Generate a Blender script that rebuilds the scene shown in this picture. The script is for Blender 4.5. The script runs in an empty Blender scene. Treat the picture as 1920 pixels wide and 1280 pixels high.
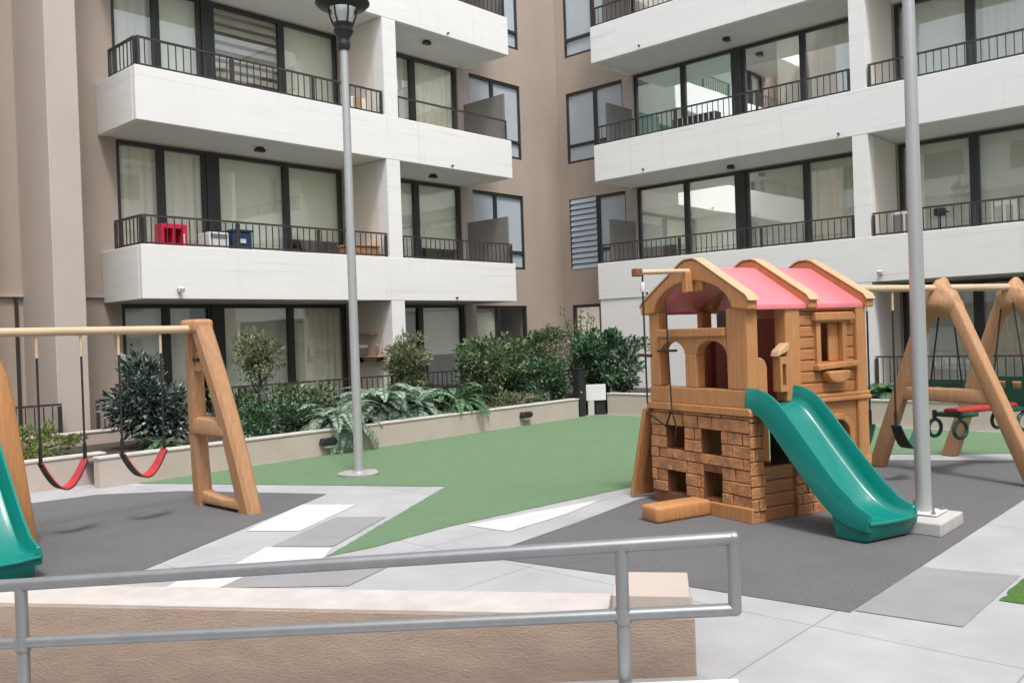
import bpy, bmesh, math, random
from mathutils import Vector, Matrix
random.seed(7)
PI = math.pi
sc = bpy.context.scene
col = sc.collection
R = math.radians

# ------------------------------------------------------------------ materials
def _nt(name):
    m = bpy.data.materials.new(name); m.use_nodes = True
    nt = m.node_tree; b = nt.nodes['Principled BSDF']
    return m, nt, b

def mat(name, c, rough=.7, var=.12, scale=4., stretch=(1, 1, 1), bump=0., bscale=60., metal=0., spec=.5,
        grime=0., gscale=1.2, gcol=None, coat=0., bdist=.01, bstretch=None, lines=False, joints=False):
    """base colour varied by noise, optional dirt blotches with a shape of their own, bump"""
    m, nt, b = _nt(name); N = nt.nodes.new; L = nt.links.new
    tc = N('ShaderNodeTexCoord'); mp = N('ShaderNodeMapping'); mp.inputs['Scale'].default_value = stretch
    L(tc.outputs['Object'], mp.inputs[0])
    n1 = N('ShaderNodeTexNoise'); n1.inputs['Scale'].default_value = scale; n1.inputs['Detail'].default_value = 8; n1.inputs['Roughness'].default_value = .62
    L(mp.outputs[0], n1.inputs['Vector'])
    r = N('ShaderNodeValToRGB'); r.color_ramp.elements[0].position = .3; r.color_ramp.elements[1].position = .7
    lo = [max(0, x*(1-var)) for x in c]; hi = [min(1, x*(1+var)) for x in c]
    r.color_ramp.elements[0].color = (*lo, 1); r.color_ramp.elements[1].color = (*hi, 1)
    L(n1.outputs[0], r.inputs[0]); out = r.outputs[0]
    if grime > 0:
        n2 = N('ShaderNodeTexNoise'); n2.inputs['Scale'].default_value = gscale; n2.inputs['Detail'].default_value = 10; n2.inputs['Roughness'].default_value = .7
        L(mp.outputs[0], n2.inputs['Vector'])
        r2 = N('ShaderNodeValToRGB'); r2.color_ramp.elements[0].position = .5; r2.color_ramp.elements[1].position = .78
        L(n2.outputs[0], r2.inputs[0])
        mul = N('ShaderNodeMath'); mul.operation = 'MULTIPLY'; mul.inputs[1].default_value = grime; L(r2.outputs[0], mul.inputs[0])
        mx = N('ShaderNodeMix'); mx.data_type = 'RGBA'; L(mul.outputs[0], mx.inputs[0]); L(out, mx.inputs[6])
        g = gcol or [x*.55 for x in c]; mx.inputs[7].default_value = (*g, 1); out = mx.outputs[2]
    if lines:
        for sc_, thr, amt in (((.35, .35, 16), .61, .34), ((6, 6, .30), .61, .17)):
            mp3 = N('ShaderNodeMapping'); mp3.inputs['Scale'].default_value = sc_; L(tc.outputs['Object'], mp3.inputs[0])
            n4 = N('ShaderNodeTexNoise'); n4.inputs['Scale'].default_value = 1.; n4.inputs['Detail'].default_value = 5; n4.inputs['Roughness'].default_value = .65; L(mp3.outputs[0], n4.inputs['Vector'])
            r4 = N('ShaderNodeValToRGB'); r4.color_ramp.elements[0].position = thr-.02; r4.color_ramp.elements[1].position = thr+.10; L(n4.outputs[0], r4.inputs[0])
            m4 = N('ShaderNodeMath'); m4.operation = 'MULTIPLY'; m4.inputs[1].default_value = amt; L(r4.outputs[0], m4.inputs[0])
            x4 = N('ShaderNodeMix'); x4.data_type = 'RGBA'; L(m4.outputs[0], x4.inputs[0]); L(out, x4.inputs[6]); x4.inputs[7].default_value = (c[0]*.55, c[1]*.54, c[2]*.52, 1); out = x4.outputs[2]
    if joints:
        mpj = N('ShaderNodeMapping'); mpj.inputs['Rotation'].default_value = (0, 0, R(0)); L(tc.outputs['Object'], mpj.inputs[0])
        bk = N('ShaderNodeTexBrick'); bk.inputs['Scale'].default_value = 1.; bk.inputs['Mortar Size'].default_value = .006; bk.inputs['Brick Width'].default_value = 1.45; bk.inputs['Row Height'].default_value = .98; bk.inputs['Mortar Smooth'].default_value = .3
        bk.offset = 0; bk.inputs['Color1'].default_value = (1, 1, 1, 1); bk.inputs['Color2'].default_value = (.90, .905, .91, 1); bk.inputs['Mortar'].default_value = (.62, .62, .62, 1)
        L(mpj.outputs[0], bk.inputs['Vector'])
        xj = N('ShaderNodeMix'); xj.data_type = 'RGBA'; xj.blend_type = 'MULTIPLY'; xj.inputs[0].default_value = 1; L(out, xj.inputs[6]); L(bk.outputs[0], xj.inputs[7]); out = xj.outputs[2]
    L(out, b.inputs['Base Color'])
    b.inputs['Roughness'].default_value = rough; b.inputs['Metallic'].default_value = metal
    b.inputs['Specular IOR Level'].default_value = spec; b.inputs['Coat Weight'].default_value = coat
    if bump > 0:
        n3 = N('ShaderNodeTexNoise'); n3.inputs['Scale'].default_value = bscale; n3.inputs['Detail'].default_value = 4
        if bstretch:
            mp2 = N('ShaderNodeMapping'); mp2.inputs['Scale'].default_value = bstretch; L(tc.outputs['Object'], mp2.inputs[0]); L(mp2.outputs[0], n3.inputs['Vector'])
        else:
            L(tc.outputs['Object'], n3.inputs['Vector'])
        bp = N('ShaderNodeBump'); bp.inputs['Strength'].default_value = bump; bp.inputs['Distance'].default_value = bdist
        L(n3.outputs[0], bp.inputs['Height']); L(bp.outputs[0], b.inputs['Normal'])
    return m

def leafmat(name, cols, rough=.5, trans=.15):
    m, nt, b = _nt(name); N = nt.nodes.new; L = nt.links.new
    g = N('ShaderNodeNewGeometry'); r = N('ShaderNodeValToRGB')
    el = r.color_ramp.elements
    while len(el) < len(cols): el.new(.5)
    for i, c in enumerate(cols):
        el[i].position = i/(len(cols)-1); el[i].color = (*c, 1)
    L(g.outputs['Random Per Island'], r.inputs[0]); L(r.outputs[0], b.inputs['Base Color'])
    b.inputs['Roughness'].default_value = rough; b.inputs['Specular IOR Level'].default_value = .35
    t = N('ShaderNodeBsdfTranslucent'); L(r.outputs[0], t.inputs[0]); mx = N('ShaderNodeMixShader'); mx.inputs[0].default_value = trans
    L(b.outputs[0], mx.inputs[1]); L(t.outputs[0], mx.inputs[2]); L(mx.outputs[0], nt.nodes['Material Output'].inputs[0])
    return m

def glassmat(name, tint, ior=1.75, gl=(1, 1, 1)):
    m, nt, b = _nt(name); N = nt.nodes.new; L = nt.links.new
    nt.nodes.remove(b)
    t = N('ShaderNodeBsdfTransparent'); t.inputs[0].default_value = (*tint, 1)
    g = N('ShaderNodeBsdfGlossy'); g.inputs['Roughness'].default_value = .015; g.inputs[0].default_value = (*gl, 1)
    f = N('ShaderNodeFresnel'); f.inputs[0].default_value = ior
    tc = N('ShaderNodeTexCoord'); n = N('ShaderNodeTexNoise'); n.inputs['Scale'].default_value = .9; n.inputs['Detail'].default_value = 1
    L(tc.outputs['Object'], n.inputs['Vector'])
    bp = N('ShaderNodeBump'); bp.inputs['Strength'].default_value = .12; bp.inputs['Distance'].default_value = .02; L(n.outputs[0], bp.inputs['Height'])
    L(bp.outputs[0], g.inputs['Normal'])
    ad = N('ShaderNodeMath'); ad.operation = 'MULTIPLY_ADD'; ad.inputs[1].default_value = .9; ad.inputs[2].default_value = .05; L(f.outputs[0], ad.inputs[0])
    L(ad.outputs[0], g.inputs[0])
    mx = N('ShaderNodeAddShader'); L(t.outputs[0], mx.inputs[0]); L(g.outputs[0], mx.inputs[1])
    L(mx.outputs[0], nt.nodes['Material Output'].inputs[0])
    return m

def woodmat(name, c, dark, rough=.6, axis='Z', var=.15, spec=.4, bump=.3):
    """moulded wood-grain plastic"""
    st = {'X': (1.2, 14, 14), 'Y': (14, 1.2, 14), 'Z': (14, 14, 1.2)}[axis]
    return mat(name, c, rough, var, 3., st, bump, 5., spec=spec, grime=.45, gscale=1.4, gcol=dark, bdist=.004, bstretch=st)

M = {}
M['white'] = mat('white_render', (.80, .79, .77), .85, .035, 2.2, (.5, .5, 3), .22, 7., grime=.16, gscale=1.1, gcol=(.48, .46, .43), bdist=.006, bstretch=(.6, .6, 9), lines=True)
M['soffit'] = mat('soffit_paint', (.70, .695, .68), .9, .04, 3.)
M['cream_wall'] = mat('cream_partition', (.76, .69, .61), .88, .04, 2., (1, 1, 1), .2, 40., grime=.12, gscale=1.5, gcol=(.55, .48, .41), bdist=.004)
M['tan'] = mat('taupe_render', (.445, .368, .308), .9, .06, 1.3, (1, 1, .5), .35, 55., grime=.12, gscale=.7, gcol=(.345, .28, .232), bdist=.004)
M['beige'] = mat('beige_render', (.50, .435, .385), .9, .05, 1.5, (1, 1, .5), .3, 50., grime=.12, gscale=.8, gcol=(.36, .31, .27), bdist=.004)
M['planter'] = mat('planter_render', (.50, .425, .372), .9, .06, 1.6, (1, 1, 1), .35, 45., grime=.35, gscale=1.3, gcol=(.33, .26, .21), bdist=.004)
M['wall_top'] = mat('wall_top_paint', (.53, .49, .455), .85, .12, 5., (1, 1, 1), .3, 40., grime=.5, gscale=3., gcol=(.38, .34, .31), bdist=.004)  # planter wall tops; also paints the sunlit top of the ramp wall
M['rampwall'] = mat('brown_render', (.405, .305, .238), .95, .14, 3., (1, 1, 3), .65, 85., grime=.4, gscale=2.2, gcol=(.30, .22, .175), bdist=.006, bstretch=(.6, .6, 1.3))
M['frame'] = mat('bronze_frame', (.036, .037, .037), .4, .2, 3., spec=.5)
M['rail'] = mat('dark_rail_paint', (.042, .038, .036), .45, .3, 6.)
M['screen'] = mat('grey_screen', (.20, .185, .17), .7, .08, 2., (1, 1, 8))
M['glass'] = glassmat('window_glass', (.84, .885, .845), 2.1)
M['glassgreen'] = glassmat('green_window_glass', (.34, .60, .54), 2.1)
M['frosted'] = mat('frosted_pane', (.50, .56, .61), .18, .04, 2., spec=.7)
M['curtain'] = mat('curtain_cloth', (.70, .65, .57), .95, .07, 2., (6, 6, .3))
M['curtain_grey'] = mat('grey_curtain_cloth', (.62, .59, .545), .95, .07, 2., (6, 6, .3))
M['pane_backing'] = mat('roller_blind', (.66, .64, .575), .9, .04, 2.)
M['slat'] = mat('reflected_slat', (.56, .49, .40), .7, .06, 3.)
M['slatblue'] = mat('louvre_glass', (.50, .58, .66), .35, .06, 3.)
M['room'] = mat('room_paint', (.45, .42, .37), .95, .04, 1.)
M['concrete'] = mat('light_concrete', (.405, .408, .414), .88, .12, 1.5, (1, 1, 1), .3, 60., grime=.35, gscale=.9, gcol=(.315, .317, .32), bdist=.004, joints=True)
M['patch_white'] = mat('white_ground_patch', (.60, .60, .60), .85, .10, 3., (1, 1, 1), .2, 60., grime=.35, gscale=2.5, gcol=(.43, .43, .43), bdist=.003)
M['tile_grey'] = mat('grey_paint_patch', (.275, .274, .276), .88, .08, 2.5, (1, 1, 1), .2, 60., grime=.25, gscale=1.5, gcol=(.22, .22, .22), bdist=.003)
M['rubber'] = mat('rubber_mat', (.124, .124, .127), .92, .32, 120., (1, 1, 1), .55, 130., grime=.6, gscale=1.0, gcol=(.080, .080, .084), bdist=.004)
M['turf'] = mat('green_turf', (.132, .224, .118), .95, .24, 55., (1, 1, 1), .7, 160., grime=.45, gscale=1.1, gcol=(.102, .180, .090), bdist=.01)
M['turf2'] = mat('deep_green_turf', (.07, .17, .03), .95, .3, 30., (1, 1, 1), .8, 160., bdist=.012)
M['soil'] = mat('soil', (.055, .045, .035), .97, .4, 12., (1, 1, 1), .8, 40., bdist=.03)
M['galv'] = mat('galvanised_steel', (.32, .33, .335), .40, .10, 5., (1, 1, .3), .12, 90., metal=.6, grime=.3, gscale=3., gcol=(.19, .2, .2), bdist=.001)
M['pole'] = mat('silver_pole_paint', (.50, .515, .515), .42, .06, 2., (6, 6, .3), metal=.45, grime=.2, gscale=2., gcol=(.36, .37, .37))
M['black'] = mat('black_cast_metal', (.018, .021, .022), .45, .3, 8.)
M['opal'] = mat('opal_lamp_glass', (.66, .68, .66), .2, .03, 2.)
M['block'] = mat('cast_concrete', (.50, .485, .455), .9, .10, 4., (1, 1, 1), .5, 60., grime=.4, gscale=3., gcol=(.34, .32, .29), bdist=.006)
M['oldcement'] = mat('old_cement', (.36, .35, .33), .95, .16, 8., (1, 1, 1), .8, 50., grime=.5, gscale=5., gcol=(.22, .21, .2), bdist=.008)
M['ptan'] = woodmat('tan_moulded_plastic', (.505, .238, .095), (.34, .142, .052), .55)
M['ptanh'] = woodmat('tan_moulded_plastic_boards', (.455, .203, .080), (.29, .12, .045), .55, 'X')
M['stan'] = woodmat('dull_tan_plastic', (.475, .262, .135), (.34, .165, .075), .6)
M['ppale'] = woodmat('pale_tan_plastic', (.62, .41, .24), (.52, .29, .14), .5)  # paler tan; paints the sunlit rafter tops
M['brick'] = mat('brick_pattern_plastic', (.50, .235, .10), .7, .36, 9., (1, 1, 1), .9, 34., grime=.55, gscale=7., gcol=(.20, .082, .036), bdist=.014)
M['brickbase'] = mat('brick_joint_plastic', (.21, .09, .042), .75, .25, 9., (1, 1, 1), .6, 40.)
M['red'] = mat('red_roof_plastic', (.80, .215, .25), .40, .10, 2.5, (1, 1, 1), .08, 20., spec=.8, grime=.2, gscale=1.5, gcol=(.84, .34, .37))
M['darkred'] = mat('dark_red_panel', (.20, .032, .018), .6, .15, 3., (8, 8, .6))
M['teal'] = mat('teal_slide_plastic', (.0025, .195, .160), .20, .06, 2., (1, 1, 1), .05, 18., spec=.55, grime=.15, gscale=3.5, gcol=(.03, .25, .20))
M['dgreen'] = mat('dark_green_plastic', (.008, .075, .048), .4, .12, 4.)
M['mgreen'] = mat('mid_green_plastic', (.01, .16, .095), .4, .12, 4.)
M['swred'] = mat('red_swing_rubber', (.50, .035, .045), .45, .2, 6.)
M['swblack'] = mat('black_swing_rubber', (.02, .018, .017), .5, .3, 6.)
M['rope'] = mat('dark_rope', (.03, .027, .027), .9, .3, 30., (1, 1, 6), .6, 120.)
M['beamy'] = mat('cream_beam_plastic', (.62, .47, .31), .5, .12, 3., (1, 10, 10), .1, 20., grime=.4, gscale=2., gcol=(.36, .25, .14))
M['redbar'] = mat('red_bar_plastic', (.42, .045, .03), .4, .25, 5.)
M['crimson'] = mat('crimson_plastic', (.62, .015, .075), .35, .06, 3.)
M['blue'] = mat('navy_plastic', (.012, .05, .12), .4, .1, 3.)
M['wicker'] = mat('wicker_weave', (.42, .22, .10), .8, .3, 30., (1, 1, 4), .8, 60.)
M['offwhite'] = mat('off_white_enamel', (.70, .70, .70), .4, .05, 3.)
M['cream'] = mat('cream_plastic', (.72, .68, .58), .5, .05, 3.)
M['bark'] = mat('bark', (.085, .062, .045), .95, .4, 14., (1, 1, .3), .9, 40., bdist=.02)

# ------------------------------------------------------------------ mesh builder
INV = {}
class MB:
    def __init__(s): s.bm = bmesh.new()
    def _merge(s, b2):
        me = bpy.data.meshes.new('tmp'); b2.to_mesh(me); b2.free(); s.bm.from_mesh(me); bpy.data.meshes.remove(me); return s
    def box(s, x0, x1, y0, y1, z0, z1, bev=0., seg=1, mtx=None, taper=None):
        b = bmesh.new(); bmesh.ops.create_cube(b, size=1)
        for v in b.verts:
            t = v.co.copy()
            v.co = Vector((x0+(t.x+.5)*(x1-x0), y0+(t.y+.5)*(y1-y0), z0+(t.z+.5)*(z1-z0)))
            if taper and t.z > 0:
                c = Vector(((x0+x1)/2, (y0+y1)/2, v.co.z)); v.co = c+(v.co-c)*taper
        if bev > 0: bmesh.ops.bevel(b, geom=b.edges[:], offset=bev, segments=seg, affect='EDGES', profile=.5)
        if mtx: b.transform(mtx)
        return s._merge(b)
    def bar(s, p, q, w, h, bev=0., up=(0, 0, 1), seg=1):
        """square bar from p to q, w across, h along up"""
        p = Vector(p); q = Vector(q); d = (q-p); L = d.length; d.normalize()
        u = Vector(up); x = d.cross(u)
        if x.length < 1e-4: x = d.cross(Vector((1, 0, 0)))
        x.normalize(); z = x.cross(d)
        mt = Matrix((( *x, 0), (*d, 0), (*z, 0), (0, 0, 0, 1))).transposed(); mt.translation = p
        return s.box(-w/2, w/2, 0, L, -h/2, h/2, bev, seg, mt)
    def tube(s, pts, r, n=10, cap=True):
        pts = [Vector(p) for p in pts]; k = len(pts)
        rs = r if isinstance(r, (list, tuple)) else [r]*k
        rings = []; prev = None
        for i, p in enumerate(pts):
            d = (pts[min(i+1, k-1)]-pts[max(i-1, 0)]).normalized()
            a = prev if prev is not None else (Vector((0, 0, 1)) if abs(d.z) < .9 else Vector((1, 0, 0)))
            x = (a-d*a.dot(d)).normalized(); y = d.cross(x); prev = x
            rings.append([s.bm.verts.new(p+rs[i]*(math.cos(2*PI*j/n)*x+math.sin(2*PI*j/n)*y)) for j in range(n)])
        for a, b in zip(rings, rings[1:]):
            for j in range(n): s.bm.faces.new((a[j], a[(j+1) % n], b[(j+1) % n], b[j]))
        if cap:
            s.bm.faces.new(rings[0][::-1]); s.bm.faces.new(rings[-1])
        return s
    def lathe(s, prof, c=(0, 0, 0), n=24):
        c = Vector(c); rings = []
        for r, z in prof:
            rings.append([s.bm.verts.new(c+Vector((max(r, 1e-4)*math.cos(2*PI*j/n), max(r, 1e-4)*math.sin(2*PI*j/n), z))) for j in range(n)])
        for a, b in zip(rings, rings[1:]):
            for j in range(n): s.bm.faces.new((a[j], a[(j+1) % n], b[(j+1) % n], b[j]))
        s.bm.faces.new(rings[0][::-1]); s.bm.faces.new(rings[-1]); return s
    def prism(s, poly, a0, a1, f, bev=0.):
        """extrude a 2D polygon: f(u, v, a) -> point, a from a0 to a1"""
        b = bmesh.new()
        A = [b.verts.new(f(u, v, a0)) for u, v in poly]; B = [b.verts.new(f(u, v, a1)) for u, v in poly]
        n = len(poly); b.faces.new(A[::-1]); b.faces.new(B)
        for i in range(n): b.faces.new((A[i], A[(i+1) % n], B[(i+1) % n], B[i]))
        bmesh.ops.recalc_face_normals(b, faces=b.faces[:])
        if bev > 0:
            es = [e for e in b.edges if len(e.link_faces) == 2 and e.calc_face_angle(0) > .5]
            bmesh.ops.bevel(b, geom=es, offset=bev, segments=2, affect='EDGES', profile=.5)
        return s._merge(b)
    def holed(s, u0, u1, v0, v1, holes, a0, a1, f):
        """slab with rectangular openings"""
        us = sorted({u0, u1, *[h[0] for h in holes], *[h[1] for h in holes]}); vs = sorted({v0, v1, *[h[2] for h in holes], *[h[3] for h in holes]})
        us = [u for u in us if u0 <= u <= u1]; vs = [v for v in vs if v0 <= v <= v1]
        def solid(i, j):
            if i < 0 or j < 0 or i >= len(us)-1 or j >= len(vs)-1: return False
            cu = (us[i]+us[i+1])/2; cv = (vs[j]+vs[j+1])/2
            return not any(h[0] < cu < h[1] and h[2] < cv < h[3] for h in holes)
        b = bmesh.new(); cache = {}
        def V(i, j, k):
            if (i, j, k) not in cache: cache[i, j, k] = b.verts.new(f(us[i], vs[j], (a0, a1)[k]))
            return cache[i, j, k]
        for i in range(len(us)-1):
            for j in range(len(vs)-1):
                if not solid(i, j): continue
                for k in (0, 1): b.faces.new((V(i, j, k), V(i+1, j, k), V(i+1, j+1, k), V(i, j+1, k)))
                if not solid(i-1, j): b.faces.new((V(i, j, 0), V(i, j+1, 0), V(i, j+1, 1), V(i, j, 1)))
                if not solid(i+1, j): b.faces.new((V(i+1, j, 0), V(i+1, j+1, 0), V(i+1, j+1, 1), V(i+1, j, 1)))
                if not solid(i, j-1): b.faces.new((V(i, j, 0), V(i+1, j, 0), V(i+1, j, 1), V(i, j, 1)))
                if not solid(i, j+1): b.faces.new((V(i, j+1, 0), V(i+1, j+1, 0), V(i+1, j+1, 1), V(i, j+1, 1)))
        bmesh.ops.recalc_face_normals(b, faces=b.faces[:])
        return s._merge(b)
    def quad(s, pts):
        s.bm.faces.new([s.bm.verts.new(p) for p in pts]); return s
    def build(s, name, m, parent=None, smooth=None, recalc=False, noise=0., nscale=3.):
        if recalc: bmesh.ops.recalc_face_normals(s.bm, faces=s.bm.faces[:])
        me = bpy.data.meshes.new(name); s.bm.to_mesh(me); s.bm.free()
        return finish(name, me, m, parent, smooth)

def finish(name, me, m, parent=None, smooth=None):
    o = bpy.data.objects.new(name, me); col.objects.link(o); me.materials.append(M[m] if isinstance(m, str) else m)
    if parent is not None:
        root = parent
        while root.parent: root = root.parent
        if root.name in INV: me.transform(INV[root.name])
        o.parent = parent
    if smooth is not None:
        for p in me.polygons: p.use_smooth = True
        me.set_sharp_from_angle(angle=R(smooth))
    return o

def tag(o, label=None, cat=None, group=None, kind=None):
    if label: o['label'] = label
    if cat: o['category'] = cat
    if group: o['group'] = group
    if kind: o['kind'] = kind
    return o
def thing(name, label, cat, loc=(0, 0, 0), rz=0., group=None, local=False):
    o = bpy.data.objects.new(name, None); col.objects.link(o); o.empty_display_size = .1
    o.location = loc; o.rotation_euler = (0, 0, rz)
    if not local: INV[o.name] = (Matrix.Translation(loc) @ Matrix.Rotation(rz, 4, 'Z')).inverted()
    return tag(o, label, cat, group)
def copy_tree(o, parent=None):
    c = o.copy(); col.objects.link(c); c.parent = parent
    for ch in list(o.children): copy_tree(ch, c)
    return c

# ------------------------------------------------------------------ camera
yaw, pitch, roll, F = .743205354, -.00785126956, -.0341617859, 1652.15265
f = Vector((math.cos(yaw)*math.cos(pitch), math.sin(yaw)*math.cos(pitch), math.sin(pitch)))
r = Vector((math.sin(yaw), -math.cos(yaw), 0)); u = r.cross(f)
r2 = math.cos(roll)*r+math.sin(roll)*u; u2 = -math.sin(roll)*r+math.cos(roll)*u
cd = bpy.data.cameras.new('camera'); cam = bpy.data.objects.new('camera', cd); col.objects.link(cam)
mw = Matrix(((*r2, 0), (*u2, 0), (*(-f), 0), (0, 0, 0, 1))).transposed(); mw.translation = (0, 0, 1.55)
cam.matrix_world = mw; cd.sensor_width = 36; cd.lens = F/1920*36; cd.clip_end = 400; cd.clip_start = .05
sc.camera = cam

# ------------------------------------------------------------------ sky and sun
SUN_EL, SUN_AZ = R(62), math.atan2(-.75, -.45)       # direction towards the sun
w = bpy.data.worlds.new('World'); sc.world = w; w.use_nodes = True
nt = w.node_tree; bg = nt.nodes['Background']
sky = nt.nodes.new('ShaderNodeTexSky'); sky.sky_type = 'NISHITA'; sky.sun_disc = False
sky.sun_elevation = SUN_EL; sky.sun_rotation = PI/2-SUN_AZ
sky.air_density = 1.0; sky.dust_density = 3.0; sky.ozone_density = 1.0
hs = nt.nodes.new('ShaderNodeHueSaturation'); hs.inputs['Saturation'].default_value = .34
nt.links.new(sky.outputs[0], hs.inputs['Color']); nt.links.new(hs.outputs[0], bg.inputs[0]); bg.inputs[1].default_value = .15
sd = bpy.data.lights.new('sun', 'SUN'); sd.energy = 1.45; sd.angle = R(10); sd.color = (1, .965, .92)
so = bpy.data.objects.new('sun', sd); col.objects.link(so)
dirv = Vector((math.cos(SUN_EL)*math.cos(SUN_AZ), math.cos(SUN_EL)*math.sin(SUN_AZ), math.sin(SUN_EL)))
so.rotation_euler = dirv.to_track_quat('Z', 'Y').to_euler(); so.location = dirv*30
sc.view_settings.view_transform = 'Standard'; sc.view_settings.look = 'None'; sc.view_settings.gamma = 1
sc.view_settings.exposure = .76

# ------------------------------------------------------------------ ground
def sheet(name, pts, z, m, kind='structure'):
    if z > 0 and m != 'soil':
        rg = random.Random(len(pts)+int(pts[0][0]*100)); q = []; amp = {'turf': .004, 'turf2': .006}.get(m, .0012)
        for (ax, ay), (bx_, by_) in zip(pts, pts[1:]+pts[:1]):
            L_ = math.hypot(bx_-ax, by_-ay); k = max(1, int(L_/.06))
            for i in range(k):
                t = i/k; o = rg.gauss(0, amp) if i else 0
                q.append((ax+(bx_-ax)*t-(by_-ay)/L_*o, ay+(by_-ay)*t+(bx_-ax)/L_*o))
        pts = q
    b = bmesh.new(); fc = b.faces.new([b.verts.new((x, y, z)) for x, y in pts])
    if fc.normal.z < 0: fc.normal_flip()
    fc.normal_update()
    if fc.normal.z < 0: bmesh.ops.reverse_faces(b, faces=[fc])
    bmesh.ops.triangulate(b, faces=[fc])
    me = bpy.data.meshes.new(name); b.to_mesh(me); b.free()
    return tag(finish(name, me, m), kind=kind)
W0 = Vector((1.51, 5.01)); WD = Vector((.5445, -.8387)); WN = Vector((-.8387, -.5445))
def wp(s, off, z=0.): p = W0+WD*s+WN*off; return Vector((p.x, p.y, z))
def wxy(s, off): p = wp(s, off); return (p.x, p.y)
WEND = 3.49
# paving with the sunken ramp left out of it
sheet('ground', [(-60, -60), wxy(-6, 1.7), wxy(WEND, 1.7), wxy(WEND, 0.0), wxy(-6, 0.0), (-60, 40), (-60, 80), (80, 80), (80, -60)], 0, 'concrete')
rm = MB()
rm.quad([wp(WEND, 0.0, 0), wp(WEND, 1.7, 0), wp(-6, 1.7, -.72), wp(-6, 0.0, -.72)]); rm.quad([wp(WEND, 1.7, 0), wp(WEND, 1.702, 0), wp(-6, 1.702, 0), wp(-6, 1.7, -.72)])
tag(rm.build('ramp', 'concrete'), kind='structure')
sheet('lawn', [(4.46, 9.98), (6.21, 6.71), (3.70, 5.29), (4.1, 5.24), (4.96, 5.28), (7.29, 5.06), (10.44, 3.88), (11.2, 2.6), (12.2, -2), (13.22, -2), (13.22, 9.98)], .004, 'turf')
sheet('rubber_paving', [(4.36, 4.36), (4.72, 4.42), (5.6, 4.5), (6.72, 4.65), (10.03, 3.70), (10.72, 2.4), (11.7, -1.0), (9.2, -1.0), (8.9, 1.89), (4.66, 1.89), (4.53, 3.3)], .004, 'rubber')
sheet('rubber_paving', [(3.86, 9.62), (4.5, 9.0), (5.26, 7.45), (2.72, 6.06), (2.30, 5.83), (1.3, 5.6), (-.5, 8.6), (3.2, 9.72)], .004, 'rubber')
for pts in ([(4.78, 7.18), (5.07, 6.72), (4.09, 6.19), (3.84, 6.59)], [(3.62, 5.93), (3.90, 5.49), (3.68, 5.28), (3.1, 5.6)],
            [(2.78, 5.62), (3.15, 5.33), (2.83, 5.21), (2.50, 5.42)], [(5.02, 5.18), (5.72, 5.07), (6.5, 4.92), (5.8, 4.78), (5.05, 4.74)]):
    sheet('white_patch', pts, .004, 'patch_white')  # flat white patches laid over the ground sheet
for pts in ([(4.61, 6.41), (4.87, 6.03), (3.93, 5.51), (3.65, 5.91)], [(3.12, 5.34), (3.9, 4.74), (3.35, 4.55), (2.82, 5.20)],
            [(4.70, 1.886), (5.77, 1.886), (5.91, 1.36), (4.76, 1.36)]):
    sheet('grey_paving', pts, .0045, 'tile_grey')
sheet('grass_corner', [(5.33, 1.335), (9, 1.335), (9, -3), (5.33, -3)], .005, 'turf2')
# planting beds behind the planter walls
sheet('planting_soil', [(1.0, 10.6), (4.05, 10.6), (4.05, 10.15), (12.6, 10.15), (12.6, 14.4), (1.0, 14.4)], .27, 'soil')
sheet('planting_soil', [(13.45, -3), (17.7, -3), (17.7, 14.4), (12.8, 14.4), (12.8, 10.2), (13.45, 9.9)], .27, 'soil')

# ------------------------------------------------------------------ planter walls
def wallbox(name, label, cat, x0, x1, y0, y1, z1, m='planter', cm='wall_top', z0=-.02):
    t = thing(name, label, cat, ((x0+x1)/2, (y0+y1)/2, 0))
    MB().box(x0, x1, y0, y1, z0, z1-.03, .006).build('wall', m, t)
    MB().box(x0-.012, x1+.012, y0-.012, y1+.012, z1-.029, z1, .008, 2).build('wall_top', cm, t)
    return t
G = 'rendered planter walls around the lawn'
wallbox('planter_wall', 'long beige planter wall beside the lawn with a dark lamp on its face', 'planter wall', 4.06, 12.62, 10.0, 10.16, .345).__setitem__('group', G)
wallbox('planter_wall', 'short beige planter wall behind the red swing seats at the left edge', 'planter wall', .8, 4.3, 10.42, 10.58, .35).__setitem__('group', G)
wallbox('planter_wall', 'beige planter wall at the foot of the right facade behind the playhouse', 'planter wall', 13.3, 13.46, -3, 9.86, .40).__setitem__('group', G)
wallbox('garden_wall', 'low taupe garden wall at the foot of the taupe pilaster', 'wall', 1.0, 6.4, 12.15, 12.32, .45, 'tan', 'beige', .2)

# ------------------------------------------------------------------ the apartment building
B = thing('apartment_building', 'L shaped taupe apartment block with white balcony bands around the playground', 'building', (12, 14.5, 0))
XW, YW, XF, YF = 17.8, 14.5, 16.32, 13.09
ST = 2.71
SOF = [2.28+ST*k for k in range(4)]              # undersides of the balcony bands
TOP = 12.2
fl = lambda k: .30 if k == 0 else SOF[k-1]+.17    # floor levels
fY = lambda u, v, a: Vector((u, a, v))            # wall along X
fX = lambda u, v, a: Vector((a, u, v))            # wall along Y
def wz(k): return (fl(k)+.05, SOF[k]-.01)         # window foot and head
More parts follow.
